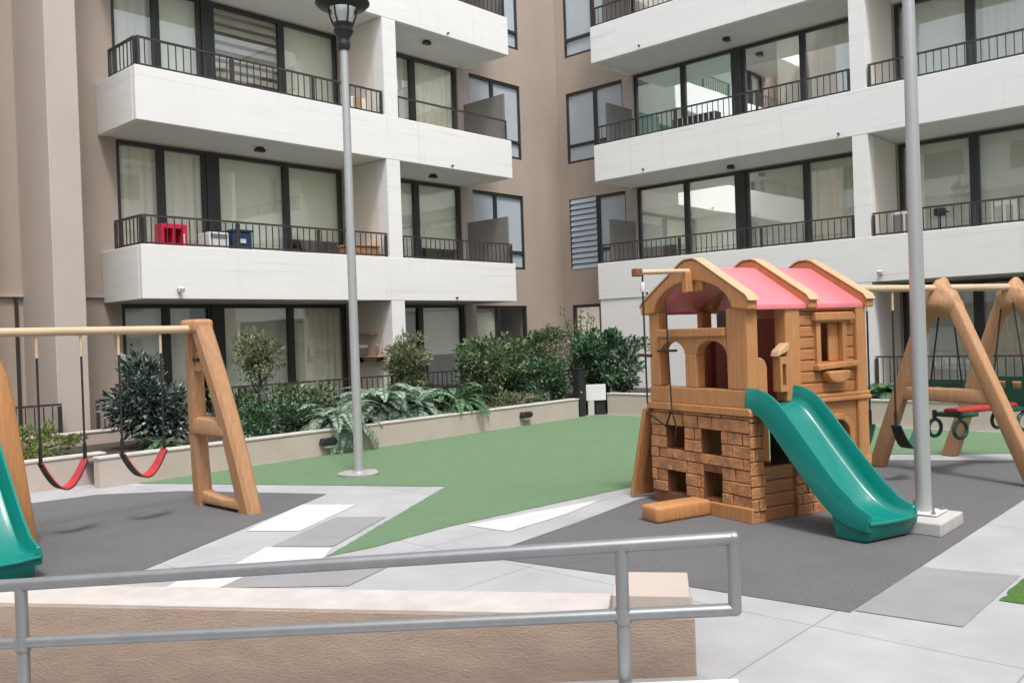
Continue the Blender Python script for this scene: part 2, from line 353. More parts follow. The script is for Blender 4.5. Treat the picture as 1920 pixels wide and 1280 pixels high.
# walls with window openings
hl, hr = [], []
for k in range(4):
    z0, z1 = wz(k)
    hl += [(6.34, 10.87, z0, z1), (11.22, 14.2, z0, z1), (14.57, 16.37, (SOF[k-1]+.86 if k else 1.0), z1-.02)]
    hr += [(13.30 if k == 0 else 12.42, 14.2, (SOF[k-1]+.88 if k else .9), z1-.02), (6.32, 12.1, z0, z1), (1.3, 6.0, z0, z1)]
MB().holed(1.0, XW, .0, TOP, hl, YW, YW+.25, fY).build('wall', 'tan', B)
MB().holed(-4.0, YW+.25, .0, TOP, hr, XW, XW+.25, fX).build('wall', 'tan', B)
# pilaster and the recessed strip at the left
MB().box(4.84, 5.28, 13.25, YW-.003, 0, TOP, .01).build('pilaster', 'beige', B)
MB().box(2.0, 4.0, 13.6, YW-.003, 0, TOP, .01).build('pilaster', 'tan', B)
for a_, b_ in ((4.01, 4.835), (5.285, 6.04)): MB().box(a_, b_, YW-.06, YW-.004, 2.37, 2.41).build('string_course', 'beige', B)
MB().box(4.72, 4.76, YW-.05, YW-.004, .3, 2.36).build('dark_wall_strip', 'frame', B)  # narrow dark upright strip on the wall beside the pilaster
# piers beside the glazing, rear faces of piers meet the wall
for k in range(4):
    z0, z1 = wz(k)
    MB().box(14.205, 14.565, YW-.03, YW+.2, fl(k)+.01, SOF[k]-.005).build('pier', 'beige', B)
    MB().box(XW-.03, XW+.2, 12.105, 12.415 if k else 13.29, fl(k)+.01, SOF[k]-.005).build('pier', 'beige', B)
# roof parapet, floors and rooms
MB().box(1.0, 22, YW+.26, 19, TOP-.3, TOP).box(XW+.26, 22, -4, YW+.255, TOP-.3, TOP).build('roof', 'soffit', B)
m = MB()
for k in range(4):
    m.box(6.0, 17.7, YW+.255, 17.6, fl(k)-.1, fl(k)).box(6.0, 17.7, YW+.255, 17.6, SOF[k]+.0, SOF[k]+.04)
    m.box(XW+.255, 21, 1.0, 14.3, fl(k)-.1, fl(k)).box(XW+.255, 21, 1.0, 14.3, SOF[k]+.0, SOF[k]+.04)
m.box(6.0, 21, 17.6, 17.7, 0, TOP-.31).box(21, 21.1, 1.0, 17.5, 0, TOP-.31)
for x in (6.02, 11.0, 14.35, 16.5): m.box(x, x+.08, YW+.26, 17.59, 0, TOP-.31)
for y in (1.02, 6.12, 12.2, 14.3): m.box(XW+.26, 20.99, y, y+.08, 0, TOP-.31)
m.build('interior_wall', 'room', B)

# balconies: slab, white band, partition columns
def railing(mbar, axis, c, a0, a1, zb, zt, posts=()):
    """bars along axis X or Y at fixed other coordinate c"""
    def bx(u0, u1, d, z0, z1):
        if axis == 'X': mbar.box(u0, u1, c-d/2, c+d/2, z0, z1)
        else: mbar.box(c-d/2, c+d/2, u0, u1, z0, z1)
    bx(a0, a1, .045, zt-.028, zt); bx(a0, a1, .035, zb+.02, zb+.045)
    n = max(2, int(round(abs(a1-a0)/.125)))
    for i in range(1, n):
        x = a0+(a1-a0)*i/n; bx(x-.0065, x+.0065, .016, zb+.046, zt-.036)
    for p in list(posts)+[a0+.02, a1-.02]: bx(p-.022, p+.022, .044, zb-.02, zt-.037)
for k in range(1, 5):
    s = SOF[k-1]; top = s+.83
    # left wing
    b = MB().box(6.05, 14.45, YF, YF+.12, s, top, .008).box(6.05, 6.17, YF+.121, YW-.003, s, top, .008).box(14.33, 14.45, YF+.121, YW-.003, s, top, .008).build('balcony_band', 'white', B)
    MB().box(6.171, 14.329, YF+.122, YW-.003, s+.012, s+.17).build('slab', 'soffit', b)
    # right wing
    b2 = MB().box(XF, XF+.12, .9, 12.24, s, top, .008).box(XF+.121, XW-.003, 12.12, 12.24, s, top, .008).box(XF+.121, XW-.003, .9, 1.02, s, top, .008).build('balcony_band', 'white', B)
    MB().box(XF+.122, XW-.003, 1.021, 12.119, s+.012, s+.17).build('slab', 'soffit', b2)
    for x in (9.9, 12.6): MB().tube([(x, YF-.05, s+.06), (x, YF-.001, s+.06)], .02, 8).build('drain_spout', 'rail', b)
    for y in (10.9, 6.55, 5.2): MB().tube([(XF-.05, y, s+.08), (XF-.001, y, s+.08)], .02, 8).build('drain_spout', 'rail', b2)
    if k < 4:
        rl = MB(); zt = top+.46
        railing(rl, 'X', YF+.06, 6.12, 10.86, top, zt, (7.7, 9.3)); railing(rl, 'Y', 6.11, YF+.1, 14.1, top, zt)
        rl.build('railing', 'rail', b)
        rl = MB()
        if k == 2: rl.box(11.24, 14.36, YF+.04, YF+.08, zt-.05, zt-.02).box(11.24, 11.27, YF+.045, YF+.075, top, zt-.051).box(12.8, 12.83, YF+.045, YF+.075, top, zt-.051).box(14.33, 14.355, YF+.045, YF+.075, top, zt-.051)
        else: railing(rl, 'X', YF+.06, 11.24, 14.40, top, zt-.02, (12.8,))
        rl.build('railing', 'rail', b)
        rl = MB(); railing(rl, 'Y', XF+.06, 6.34, 12.16, top, zt-.03, (8.2, 10.1)); rl.build('railing', 'rail', b2)
        rl = MB(); railing(rl, 'Y', XF+.06, 1.0, 6.00, top, zt-.03, (2.6, 4.3)); rl.build('railing', 'rail', b2)
        # end screens
        MB().box(14.36, 14.41, YF+.13, YW-.04, top+.01, top+1.05).build('end_screen', 'screen', b)
        MB().box(XF+.45, XW-.04, 12.15, 12.2, top+.01, top+1.05).build('end_screen', 'screen', b2)
# columns and partitions
for k in range(4):
    z0 = 0 if k == 0 else SOF[k-1]+.831; z1 = SOF[k]-.001
    MB().box(10.88, 11.21, YF+.004, YF+.30, z0, z1).build('column', 'white', B)
    MB().box(10.884, 11.206, YF+.301, YW-.031, z0, z1).build('partition', 'cream_wall', B)
    MB().box(XF+.004, XF+.30, 6.03, 6.31, z0, z1).build('column', 'white', B)
    MB().box(XF+.301, XW-.031, 6.034, 6.306, z0, z1).build('partition', 'cream_wall', B)
    MB().box(XF+.004, XW-.031, .95, 1.2, z0, z1).build('column', 'white', B)
# ground floor of the right wing: solid white front wall, then terrace rails
MB().box(XF+.02, XF+.14, 9.3, 12.2, 0, SOF[0]-.002).build('front_wall', 'white', B)
MB().box(XF-.045, XF+.015, 10.55, 10.62, .3, SOF[0]-.004).build('dark_wall_strip', 'frame', B)
rl = MB(); railing(rl, 'X', YF, 6.1, 10.85, .18, .86, (7.6, 9.2)); rl.build('railing', 'rail', B)
rl = MB(); railing(rl, 'X', YF, 11.25, 14.4, .18, .86, (12.8,)); rl.build('railing', 'rail', B)
rl = MB(); railing(rl, 'X', YF, 5.3, 6.0, .2, .80); rl.build('railing', 'rail', B); rl = MB(); railing(rl, 'X', YF, 4.0, 4.82, .2, .80); rl.build('railing', 'rail', B)
rl = MB(); railing(rl, 'Y', XF, 1.0, 6.0, .25, .93, (2.6, 4.3)); railing(rl, 'Y', XF, 6.35, 9.25, .25, .93); rl.build('railing', 'rail', B)

# glazing
def curtain(mb, f, a, u0, u1, z0, z1, amp=.025, wl=.16):
    n = max(4, int((u1-u0)/.02)); ph = random.random()*6; vs = []
    for i in range(n+1):
        uu = u0+(u1-u0)*i/n; d = amp*(math.sin(uu*2*PI/wl+ph)+.5*math.sin(uu*2*PI/(wl*2.7)+ph*2))
        vs.append((mb.bm.verts.new(f(uu, z0, a+d)), mb.bm.verts.new(f(uu, z1, a+d*.6))))
    for p, q in zip(vs, vs[1:]): mb.bm.faces.new((p[0], q[0], q[1], p[1]))
def window(f, a, u0, u1, z0, z1, style, transom=None, fw=.055, glass='glass'):
    """framed pane in the wall plane a (outside is towards smaller a)"""
    fr = MB(); D = .09
    B1 = lambda p0, p1, q0, q1, d0=0., d1=D: fr.prism([(p0, q0), (p1, q0), (p1, q1), (p0, q1)], a+.02+d0, a+.02+d1, f)
    B1(u0, u0+fw, z0, z1); B1(u1-fw, u1, z0, z1); B1(u0+fw+.001, u1-fw-.001, z1-.07, z1); B1(u0+fw+.001, u1-fw-.001, z0, z0+.06)
    if transom: B1(u0+fw+.001, u1-fw-.001, transom-.035, transom+.035)
    W = fr.build('window', 'frame', B)
    MB().quad([f(u0+.03, z0+.03, a+.065), f(u1-.03, z0+.03, a+.065), f(u1-.03, z1-.03, a+.065), f(u0+.03, z1-.03, a+.065)]).build('pane', glass, W)
    g = a+.16
    if style == 'curtain':
        c = MB(); curtain(c, f, g, u0, u1, z0, z1-.02); c.build('curtain', 'curtain', W, 60)
    elif style == 'greycurtain':
        c = MB(); curtain(c, f, g, u0, u1, z0, z1-.02, .03, .22); c.build('curtain', 'curtain_grey', W, 60)
    elif style == 'half':
        c = MB(); mid = u0+(u1-u0)*random.choice((.45, .6, .7)); curtain(c, f, g, u0, mid, z0, z1-.02); c.build('curtain', 'curtain', W, 60)
    elif style == 'roller':
        MB().quad([f(u0, z0+.02, g), f(u1, z0+.02, g), f(u1, z1, g), f(u0, z1, g)]).build('pane_backing', 'pane_backing', W)
    elif style == 'rollerhalf':
        MB().quad([f(u0, z0+(z1-z0)*.42, g), f(u1, z0+(z1-z0)*.42, g), f(u1, z1, g), f(u0, z1, g)]).build('pane_backing', 'pane_backing', W)
    elif style == 'slats':
        c = MB(); n = int((z1-z0)/.16)
        for i in range(n):
            z = z0+(z1-z0)*(i+.5)/n; c.prism([(-.055, -.05), (.0, .06), (.012, .055), (-.04, -.055)], u0+.05, u1-.05, lambda p, q, t, z=z: f(t, z+q, g+p))
        c.build('pane_backing', 'slat', W)  # slats stand in for a louvred ceiling reflected in the pane
    elif style == 'louvre':
        c = MB(); n = int((z1-z0)/.13)
        for i in range(n):
            z = z0+(z1-z0)*(i+.5)/n; c.prism([(-.035, -.06), (.0, .05), (.006, .048), (-.029, -.062)], u0+fw, u1-fw, lambda p, q, t, z=z: f(t, z+q, a+.02+p))
        c.build('louvre', 'slatblue', W)
    return W
styL = [['roller', 'half', 'roller', 'curtain'], ['curtain', 'curtain', 'roller', 'rollerhalf'], ['greycurtain', 'roller', 'slats', 'roller'], ['curtain', 'roller', 'half', 'curtain']]
styM = [['half', 'rollerhalf'], ['roller', 'rollerhalf'], ['greycurtain', 'curtain'], ['curtain', 'roller']]
styK = [['roller', 'none'], ['roller', 'roller'], ['half', 'roller'], ['roller', 'roller']]
styR = [['roller', 'none', 'roller', 'curtain'], ['rollerhalf', 'roller', 'roller', 'curtain'], ['greycurtain', 'roller', 'half', 'greycurtain'], ['curtain', 'half', 'roller', 'curtain']]
styR2 = [['roller', 'curtain', 'roller'], ['roller', 'roller', 'curtain'], ['roller', 'greycurtain', 'roller'], ['curtain', 'roller', 'roller']]
for k in range(4):
    z0, z1 = wz(k)
    for (p, q), s in zip(((6.34, 7.11), (7.112, 7.93), (8.13, 9.58), (9.582, 10.87)), styL[k]): window(fY, YW, p, q, z0, z1, s, fw=.06)
    MB().box(7.932, 8.128, YW+.0, YW+.13, z0, z1).build('mullion', 'frame', B)
    for (p, q), s in zip(((11.22, 12.88), (12.882, 14.2)), styM[k]): window(fY, YW, p, q, z0, z1, s, fw=.07)
    zk = SOF[k-1]+.86 if k else 1.0
    for (p, q), s in zip(((14.57, 15.38), (15.382, 16.37)), styK[k]): window(fY, YW, p, q, zk, z1-.02, 'none' if k else s, transom=zk+.42, fw=.05, glass='frosted' if k else 'glass')
    zk = SOF[k-1]+.88 if k else .9
    if k == 0: window(fX, XW, 13.3, 14.2, zk, z1-.02, 'roller', fw=.06)
    else:
        window(fX, XW, 13.29, 14.2, zk, z1-.02, 'louvre' if k == 1 else 'none', transom=zk+.45, fw=.05, glass='frosted')
        window(fX, XW, 12.42, 13.288, zk, z1-.02, 'none', transom=zk+.45, fw=.05, glass='frosted')
    gl = 'glassgreen' if k == 2 else 'glass'
    window(fX, XW, 10.76, 12.1, z0, z1, styR[k][0], fw=.06, glass=gl); window(fX, XW, 9.46, 10.758, z0, z1, styR[k][1], fw=.06, glass=gl)
    MB().box(XW+.0, XW+.13, 9.252, 9.458, z0, z1).build('mullion', 'frame', B)
    window(fX, XW, 7.88, 9.25, z0, z1, styR[k][2], fw=.06); window(fX, XW, 6.32, 7.878, z0, z1, styR[k][3], fw=.06)
    for (p, q), s in zip(((4.66, 6.0), (3.2, 4.658), (1.3, 3.198)), styR2[k]): window(fX, XW, p, q, z0, z1, s, fw=.08)
# ceiling lamps under the balconies
gl = 'ceiling lamps under the balconies'
for (x, y, k, lb) in ((8.55, 13.75, 2, 'small dark ceiling lamp above the crimson shelf balcony'), (12.48, 13.59, 3, 'small dark ceiling lamp below the top left balcony'),
                  (12.74, 13.82, 2, 'small dark ceiling lamp beside the white column, first upper floor left'), (17.11, 9.22, 3, 'small dark ceiling lamp above the green tinted windows'),
                  (17.14, 9.23, 2, 'small dark ceiling lamp below the green tinted windows')):
    z = SOF[k-1]+.011
    t = thing('ceiling_lamp', lb, 'lamp', (x, y, z), 0, gl, True)
    MB().lathe([(.06, -.025), (.075, -.02), (.075, 0)], n=16).build('base', 'black', t, 40)
    MB().box(-.09, .09, -.06, .06, -.075, -.026, .012).build('shade', 'black', t)
# flood lamps on the bands
for (p, rz, lb) in (((6.62, YF, 2.42), 0, 'white flood lamp on the lower left balcony band'), ((XF, 5.85, 2.44), -PI/2, 'white flood lamp on the right balcony band above the swing beam')):
    t = thing('flood_lamp', lb, 'lamp', p, rz, 'flood lamps on the balcony bands', True)
    MB().box(-.03, .03, -.06, 0, -.02, .02, .004).build('bracket', 'black', t)
    MB().box(-.05, .05, -.11, -.061, -.01, .065, .01, 1, Matrix.Rotation(R(18), 4, 'X')).build('housing', 'offwhite', t)

# ------------------------------------------------------------------ the block opposite (seen in the window reflections)
O = thing('apartment_building', 'white block across the courtyard, only mirrored in the window glass', 'building', (0, -14, 0))
w1 = MB().box(-12, 24, -20, -14, 0, 12).build('wall', 'white', O)  # walls made white to brighten what the windows mirror
w2 = MB().box(-18, -12.01, -20, 24, 0, 12).build('wall', 'white', O)
for k in range(4):
    s = 2.28+ST*k
    MB().box(-11, 10, -13.995, -12.6, s, s+.83).box(11.2, 23, -13.995, -12.6, s, s+.83).build('balcony_band', 'white', O)
    MB().box(-11.995, -10.6, -12, 6, s, s+.83).box(-11.995, -10.6, 7.2, 22, s, s+.83).build('balcony_band', 'white', O)
    for p in range(-10, 22, 4): MB().box(p, p+1.9, -14.05, -13.98, fl(k)+.9, s-.3).build('window', 'frame', O)
    for p in range(-11, 20, 4): MB().box(-12.05, -11.98, p, p+1.9, fl(k)+.9, s-.3).build('window', 'frame', O)
# ------------------------------------------------------------------ ramp wall, kerb and handrail in the foreground
t = thing('ramp_wall', 'low brown rendered wall along the ramp with a pale block on its right end', 'wall', wp(1.5, -.15))
fW = lambda uu, v, a: wp(uu, a, v)
MB().prism([(-5, -.85), (WEND, -.85), (WEND, .26), (-5, .26)], -.33, 0, fW, .008).build('wall', 'rampwall', t)
MB().prism([(-5, .2605), (3.10, .2605), (3.10, .268), (-5, .268)], -.325, -.006, fW).build('wall_top', 'wall_top', t)  # pale sheet paints the sunlit top of the plain brown wall
MB().prism([(3.12, .2605), (WEND-.01, .2605), (WEND-.02, .355), (3.125, .355)], -.40, -.004, fW, .004).build('end_block', 'planter', t)
t = thing('ramp_kerb', 'white painted kerb at the near side of the ramp', 'kerb', wp(2, .5, -.2))
MB().prism([(-4, -1.2), (3.64, -.2), (3.64, .154), (-4, -.40)], .40, .57, fW, .008).build('kerb', 'offwhite', t)
t = thing('handrail', 'grey galvanised tube handrail sloping along the ramp', 'handrail', wp(1.8, .35, 0))
zt = lambda s: .46+.0719*(s-.30); zm = lambda s: .19+.066*(s-.29)
MB().tube([wp(-3, .35, zt(-3)), wp(1.2, .35, zt(1.2)), wp(3.655, .35, zt(3.64))], .029, 16).build('top_rail', 'galv', t, 40)
MB().tube([wp(-3, .35, zm(-3)), wp(1.2, .35, zm(1.2)), wp(3.64, .35, zm(3.64))], .026, 16).build('middle_rail', 'galv', t, 40)
MB().tube([wp(3.64, .35, zm(3.64)+.002), wp(3.64, .35, zt(3.64)-.002)], .0265, 16).build('end_rail', 'galv', t, 40)
for z_, k_ in ((zt(3.64), .0292), (zm(3.64), .0268)):
    MB().lathe([(k_*math.sin(PI*i/12), -k_*math.cos(PI*i/12)) for i in range(13)], wp(3.64, .35, z_), 20).build('elbow', 'galv', t, 60)
for s in (-2.38, .41, 3.19):
    MB().tube([wp(s, .35, -.5), wp(s, .35, zt(s)-.012)], .0275, 16).build('post', 'galv', t, 40)
    MB().lathe([(.034, zm(s)-.004-.03), (.034, zm(s)-.004+.03)], wp(s, .35, 0), 16).build('collar', 'galv', t, 40)

# ------------------------------------------------------------------ lamp posts
def lamp_post(name, label, x, y, r0, r1, H):
    t = thing(name, label, 'lamp post', (x, y, 0), 0, 'silver lamp posts', True)
    MB().lathe([(r0, 0), (r0*.99, 1.2), (r1, H)], n=24).build('pole', 'pole', t, 40)
    MB().lathe([(.055, H-.02), (.075, H+.03), (.075, H+.06), (.062, H+.09), (.07, H+.12), (.10, H+.17), (.115, H+.20), (.10, H+.235), (.115, H+.26), (.12, H+.28)], n=24).build('collar', 'black', t, 40)
    b = MB()
    for i in range(6):
        a = i*PI/3+.3; c, s = math.cos(a), math.sin(a)
        b.tube([(.11*c, .11*s, H+.27), (.145*c, .145*s, H+.36), (.155*c, .155*s, H+.44), (.15*c, .15*s, H+.72)], .011, 6)
    b.build('cage', 'black', t, 40)
    MB().lathe([(.10, H+.281), (.13, H+.42), (.13, H+.70)], n=24).build('globe', 'opal', t, 40)
    b = MB()
    prof = [(.165, H+.445), (.27, H+.47), (.31, H+.51), (.305, H+.53), (.24, H+.50), (.165, H+.475)]; n = 32
    rings = [[b.bm.verts.new((q*math.cos(2*PI*j/n), q*math.sin(2*PI*j/n), z)) for j in range(n)] for q, z in prof]
    for i in range(len(prof)):
        A_, B_ = rings[i], rings[(i+1) % len(prof)]
        for j in range(n): b.bm.faces.new((A_[j], A_[(j+1) % n], B_[(j+1) % n], B_[j]))
    b.build('brim', 'black', t, 40, True)
    MB().lathe([(.24, H+.72), (.25, H+.75), (.20, H+.86), (.09, H+.95), (.03, H+1.0), (.035, H+1.06), (.005, H+1.1)], n=24).build('cap', 'black', t, 40)
    return t
LP = lamp_post('lamp_post', 'silver lamp post with black lantern standing on the lawn by the planter', 6.22, 8.17, .053, .043, 4.88)
mb = MB(); rg = random.Random(2); n = 22; ra = [(.235+rg.uniform(-.02, .025), 2*PI*i/n) for i in range(n)]
mb.prism([(k*math.cos(a), k*math.sin(a)) for k, a in ra], 0, .032, lambda p, q, a: Vector((p, q, a)), .006); mb.build('base', 'oldcement', LP)
MB().lathe([(.075, .0325), (.07, .045), (.055, .05)], n=20).build('flange', 'pole', LP, 40)
RP = lamp_post('lamp_post', 'thick silver lamp post on a square concrete block beside the slide', 6.97, 2.24, .057, .038, 5.0)
b = MB().box(-.33, .20, -.22, .22, 0, .10, .012, 2).build('base', 'block', RP)
MB().box(-.13, .13, -.13, .13, .106, .118, .003).build('base_plate', 'offwhite', RP)
for sx in (-1, 1):
    for sy in (-1, 1):
        MB().lathe([(.016, .1185), (.016, .135), (.008, .136), (.008, .165)], (.1*sx, .1*sy, 0), 8).build('bolt', 'galv', RP)

# ------------------------------------------------------------------ slide mesh shared by both climbing frames
def slide(parent, fn):
    """fn(w across, u outward, z up) -> local point"""
    path = [(-.04, .93), (.06, .925), (.14, .885), (.22, .80), (.36, .625), (.50, .46), (.62, .32), (.72, .225), (.81, .175), (.90, .155), (.985, .15)]
    # smooth the path
    P = path
    for _ in range(2):
        Q = [P[0]]
        for a, b in zip(P, P[1:]): Q += [(.75*a[0]+.25*b[0], .75*a[1]+.25*b[1]), (.25*a[0]+.75*b[0], .25*a[1]+.75*b[1])]
        P = Q+[P[-1]]
    mb = MB(); rings = []
    k = len(P)
    for i, (uu, z) in enumerate(P):
        a, b = P[max(0, i-1)], P[min(k-1, i+1)]; d = Vector((b[0]-a[0], b[1]-a[1])).normalized(); nrm = Vector((-d.y, d.x))
        t = i/(k-1); hr = .138*(1-.55*max(0, (t-.72)/.28)); wd = .25+.012*max(0, (t-.8)/.2)
        low = -.055
        prof = [(-wd, low), (-wd-.004, .0), (-wd+.004, hr-.02), (-wd+.012, hr), (-wd+.028, hr), (-wd+.036, hr-.018), (-wd+.044, hr*.45), (-wd+.058, .014), (-wd+.09, 0),
                (0, -.002), (wd-.09, 0), (wd-.058, .014), (wd-.044, hr*.45), (wd-.036, hr-.018), (wd-.028, hr), (wd-.012, hr), (wd-.004, hr-.02), (wd+.004, .0), (wd, low)]
        row = []
        for wv, h in prof:
            uu2, z2 = uu+nrm.x*h, z+nrm.y*h
            row.append(mb.bm.verts.new(fn(wv, uu2, max(z2, .006))))
        rings.append(row)
    n = len(rings[0])
    for A_, B_ in zip(rings, rings[1:]):
        for j in range(n): mb.bm.faces.new((A_[j], A_[(j+1) % n], B_[(j+1) % n], B_[j]))
    mb.bm.faces.new(rings[0]); mb.bm.faces.new(rings[-1][::-1])
    s = mb.build('slide', 'teal', parent, 50, True)
    # rounded exit lip and foot
    mb = MB()
    lip = [(.70, .0), (.92, 0), (.955, .02), (.985, .10), (.995, .135), (.98, .148), (.80, .138), (.72, .18), (.66, .23)]
    mb.prism(lip, -.225, .225, lambda p, q, a: fn(a, p, q+.002), .02)
    mb.build('slide_foot', 'teal', s, 50)
    mb = MB(); mb.tube([fn(-.25, .985, .148), fn(-.1, .997, .142), fn(.1, .997, .142), fn(.25, .985, .148)], .016, 10); mb.build('slide_lip', 'teal', s, 50)
    return s

# ------------------------------------------------------------------ playhouse
PO = (6.33, 3.31, 0); PR = R(-18.4)
H = thing('playhouse', 'tan plastic playhouse with pink gabled roof and brick pattern base', 'playhouse', PO, PR, None, True)
fA = lambda uu, v, a: Vector((a, uu, v))       # facade across e2, thickness along e1
fB = lambda uu, v, a: Vector((uu, a, v))       # facade across e1, thickness along e2
def bricks(mb, fn, u0, u1, v0, v1, holes, a0, a1, bh=.098, bw=.20, seed=3):
    rg = random.Random(seed); z = v0; row = 0
    while z < v1-.02:
        h = min(bh*rg.uniform(.85, 1.15), v1-z); x = u0-(bw*.5 if row % 2 else 0)
        while x < u1-.005:
            wdt = bw*rg.uniform(.75, 1.25); segs = [(max(x, u0), min(x+wdt, u1))]
            for hx0, hx1, hz0, hz1 in holes:
                if hz0-.012 < z+h/2 < hz1+.012:
                    ns = []
                    for p, q in segs:
                        if q <= hx0 or p >= hx1: ns.append((p, q)); continue
                        if p < hx0: ns.append((p, hx0))
                        if q > hx1: ns.append((hx1, q))
                    segs = ns
            for p, q in segs:
                if q-p > .03:
                    d = rg.uniform(.006, .024); g = .0036; j = lambda: rg.uniform(-.003, .003)
                    mb.prism([(p+g+j(), z+g), (q-g+j(), z+g+j()*.5), (q-g+j(), z+h-g), (p+g+j(), z+h-g+j()*.5)], a0-d if a1 > a0 else a0+d, a0, fn, .006)
            x += wdt
        z += h; row += 1
wins = [(.79, 1.03, .50, .72), (.33, .575, .49, .73), (.79, 1.03, .11, .34), (.326, .56, .13, .355)]
lw = MB().holed(.0, 1.24, 0, .84, wins, 0, .10, fA).build('lower_wall', 'brickbase', H)
bm_ = MB(); bricks(bm_, fA, 0, 1.24, .115, .84, wins, -.0, .1); bm_.build('brick_facing', 'brick', lw)
MB().prism([(-.02, 0), (.60, 0), (.60, .095), (.45, .115), (-.02, .125)], -.035, -.001, fA, .01).build('plinth', 'ptan', lw)
m = MB()
for hh in wins: m.prism([(hh[0]-.012, hh[3]), (hh[1]+.012, hh[3]), (hh[1]+.012, hh[3]+.035), (hh[0]-.012, hh[3]+.03)], -.03, -.0235, fA)
m.bm.free()
# corner pier on the slide side
cp = MB().box(.101, .13, 0, .10, 0, .84).build('corner_pier', 'brickbase', H)
bm_ = MB(); bricks(bm_, fB, -.022, .13, .0, .84, [], -.0, .1, .10, .16, 8); bm_.build('brick_facing', 'brick', cp)
# ledge between storeys
MB().prism([(-.035, .842), (1.27, .842), (1.27, .875), (1.25, .905), (-.02, .905), (-.035, .875)], -.035, .11, fA, .008).build('ledge', 'ptan', H)
# upper storey of the gable face: sill band, posts, arched rail
MB().prism([(.0, .906), (1.235, .906), (1.235, 1.045), (.0, 1.045)], -.012, .10, fA, .008).build('sill_band', 'ptan', H)
for (p, q, zt_) in ((.0, .24, 1.70), (1.10, 1.235, 1.70)):
    MB().prism([(p, 1.046), (q, 1.046), (q-.0, zt_), (p, zt_)], -.006, .11, fA, .014).build('post', 'ptan', H)
MB().prism([(.615, 1.046), (.755, 1.046), (.755, 1.33), (.615, 1.33)], -.006, .10, fA, .012).build('post', 'ptan', H)
def arch(u0, u1, zs, rise, zt_, n=14):
    pts = [(u0, zs)]+[((u0+u1)/2-(u1-u0)/2*math.cos(PI*i/n), zs+rise*math.sin(PI*i/n)) for i in range(1, n)]+[(u1, zs), (u1, zt_), (u0, zt_)]
    return pts
MB().prism(arch(.245, .61, 1.33, .115, 1.475), .0, .09, fA, 0).prism(arch(.76, 1.095, 1.33, .115, 1.475), .0, .09, fA, 0).prism([(.611, 1.331), (.759, 1.331), (.759, 1.475), (.611, 1.475)], .0, .09, fA).build('arch_panel', 'ptan', H)
MB().prism([(.242, 1.477), (1.098, 1.477), (1.098, 1.55), (.242, 1.55)], -.03, .10, fA, .01).build('cross_rail', 'ptan', H)
# three gable rafters
cx_ = .62
def rafter_poly(wd=.68, top=2.12, eave=1.70, th=.15):
    out = [(-wd, eave-.02), (-wd, eave+.045), (-wd+.03, eave+.085), (-.10, top-.015), (-.05, top), (.05, top), (.10, top-.015), (wd-.03, eave+.085), (wd, eave+.045), (wd, eave-.02)]
    inn = []
    for i in range(17):
        a = i/16*PI; inn.append(((wd-.19)*math.cos(a), eave+(top-eave-.17)*math.sin(a)**1.15 if math.sin(a) > 1e-6 else eave))
    return [(cx_+p, q) for p, q in out+inn]
for i, x0 in enumerate((-.045, .62, 1.30)):
    rf = MB().prism(rafter_poly(), x0, x0+.10, fA, .012).build('rafter', 'ptan', H)
    cap = [(cx_+p, q) for p, q in ((-.69, 1.745), (-.655, 1.790), (-.10, 2.112), (-.05, 2.128), (.05, 2.128), (.10, 2.112), (.655, 1.790), (.69, 1.745), (.70, 1.752), (.66, 1.803), (.10, 2.126), (.05, 2.142), (-.05, 2.142), (-.10, 2.126), (-.66, 1.803), (-.70, 1.752))]
    MB().prism(cap, x0-.006, x0+.106, fA, .003).build('sunlit_strip', 'ppale', rf)  # pale colour paints sunlight along the rafter tops
m = MB().box(-.02, .03, cx_-.13, cx_+.13, 1.86, 1.955, .01).build('gable_plate', 'ptan', H)
MB().box(-.10, -.021, cx_-.035, cx_+.035, 1.85, 2.03, .01).build('crane_bracket', 'ptan', H)
MB().tube([(.10, cx_, 2.035), (-.56, cx_, 2.02)], .021, 12).build('crane_bar', 'beamy', H, 40)
MB().box(-.62, -.55, cx_-.035, cx_+.035, 1.985, 2.05, .008).build('crane_cap', 'brickbase', H)
# roof sheets
for x0, x1 in ((.056, .619), (.721, 1.299)):
    for sg in (-1, 1):
        pts = [(cx_+sg*p, q) for p, q in ((.0, 2.065), (.10, 2.052), (.615, 1.745), (.65, 1.72), (.655, 1.68), (.63, 1.68), (.62, 1.705), (.59, 1.725), (.09, 2.025), (.0, 2.04))]
        MB().prism(pts, x0, x1, fA, .004).build('roof_panel', 'red', H, 40)
# decks and inner walls
MB().box(.12, 1.29, .11, 1.15, .86, .93, .004).build('deck', 'ptan', H)
MB().box(.565, .60, .12, .66, .931, 1.61, .004).box(.565, .60, .661, 1.0, .931, 1.47, .004).build('inner_panel', 'darkred', H)
MB().box(.61, 1.28, 1.12, 1.15, .931, 1.45, .004).build('inner_panel', 'darkred', H)
MB().box(.50, .53, .065, .30, .0, .855, .004).build('inner_panel', 'swblack', H)  # black colour stands in for the darkness inside the lower opening
# slide side of the gable tower
MB().prism([(.111, .931), (.21, .931), (.21, 1.22), (.19, 1.275), (.15, 1.30), (.111, 1.30)], .01, .075, fB, .012).build('guard_panel', 'ptan', H)
MB().prism([(.395, .931), (.56, .931), (.56, 1.715), (.395, 1.715)], -.02, .11, fB, .016).build('post', 'ptan', H)
br = MB().holed(.31, .394, 1.02, 1.30, [(.335, .375, 1.07, 1.24)], -.03, .05, fB).build('side_bracket', 'ptan', H)
MB().prism([(.285, 1.30), (.40, 1.34), (.42, 1.40), (.39, 1.41), (.30, 1.345)], -.035, .055, fB, .008).build('bracket_hood', 'ppale', br)
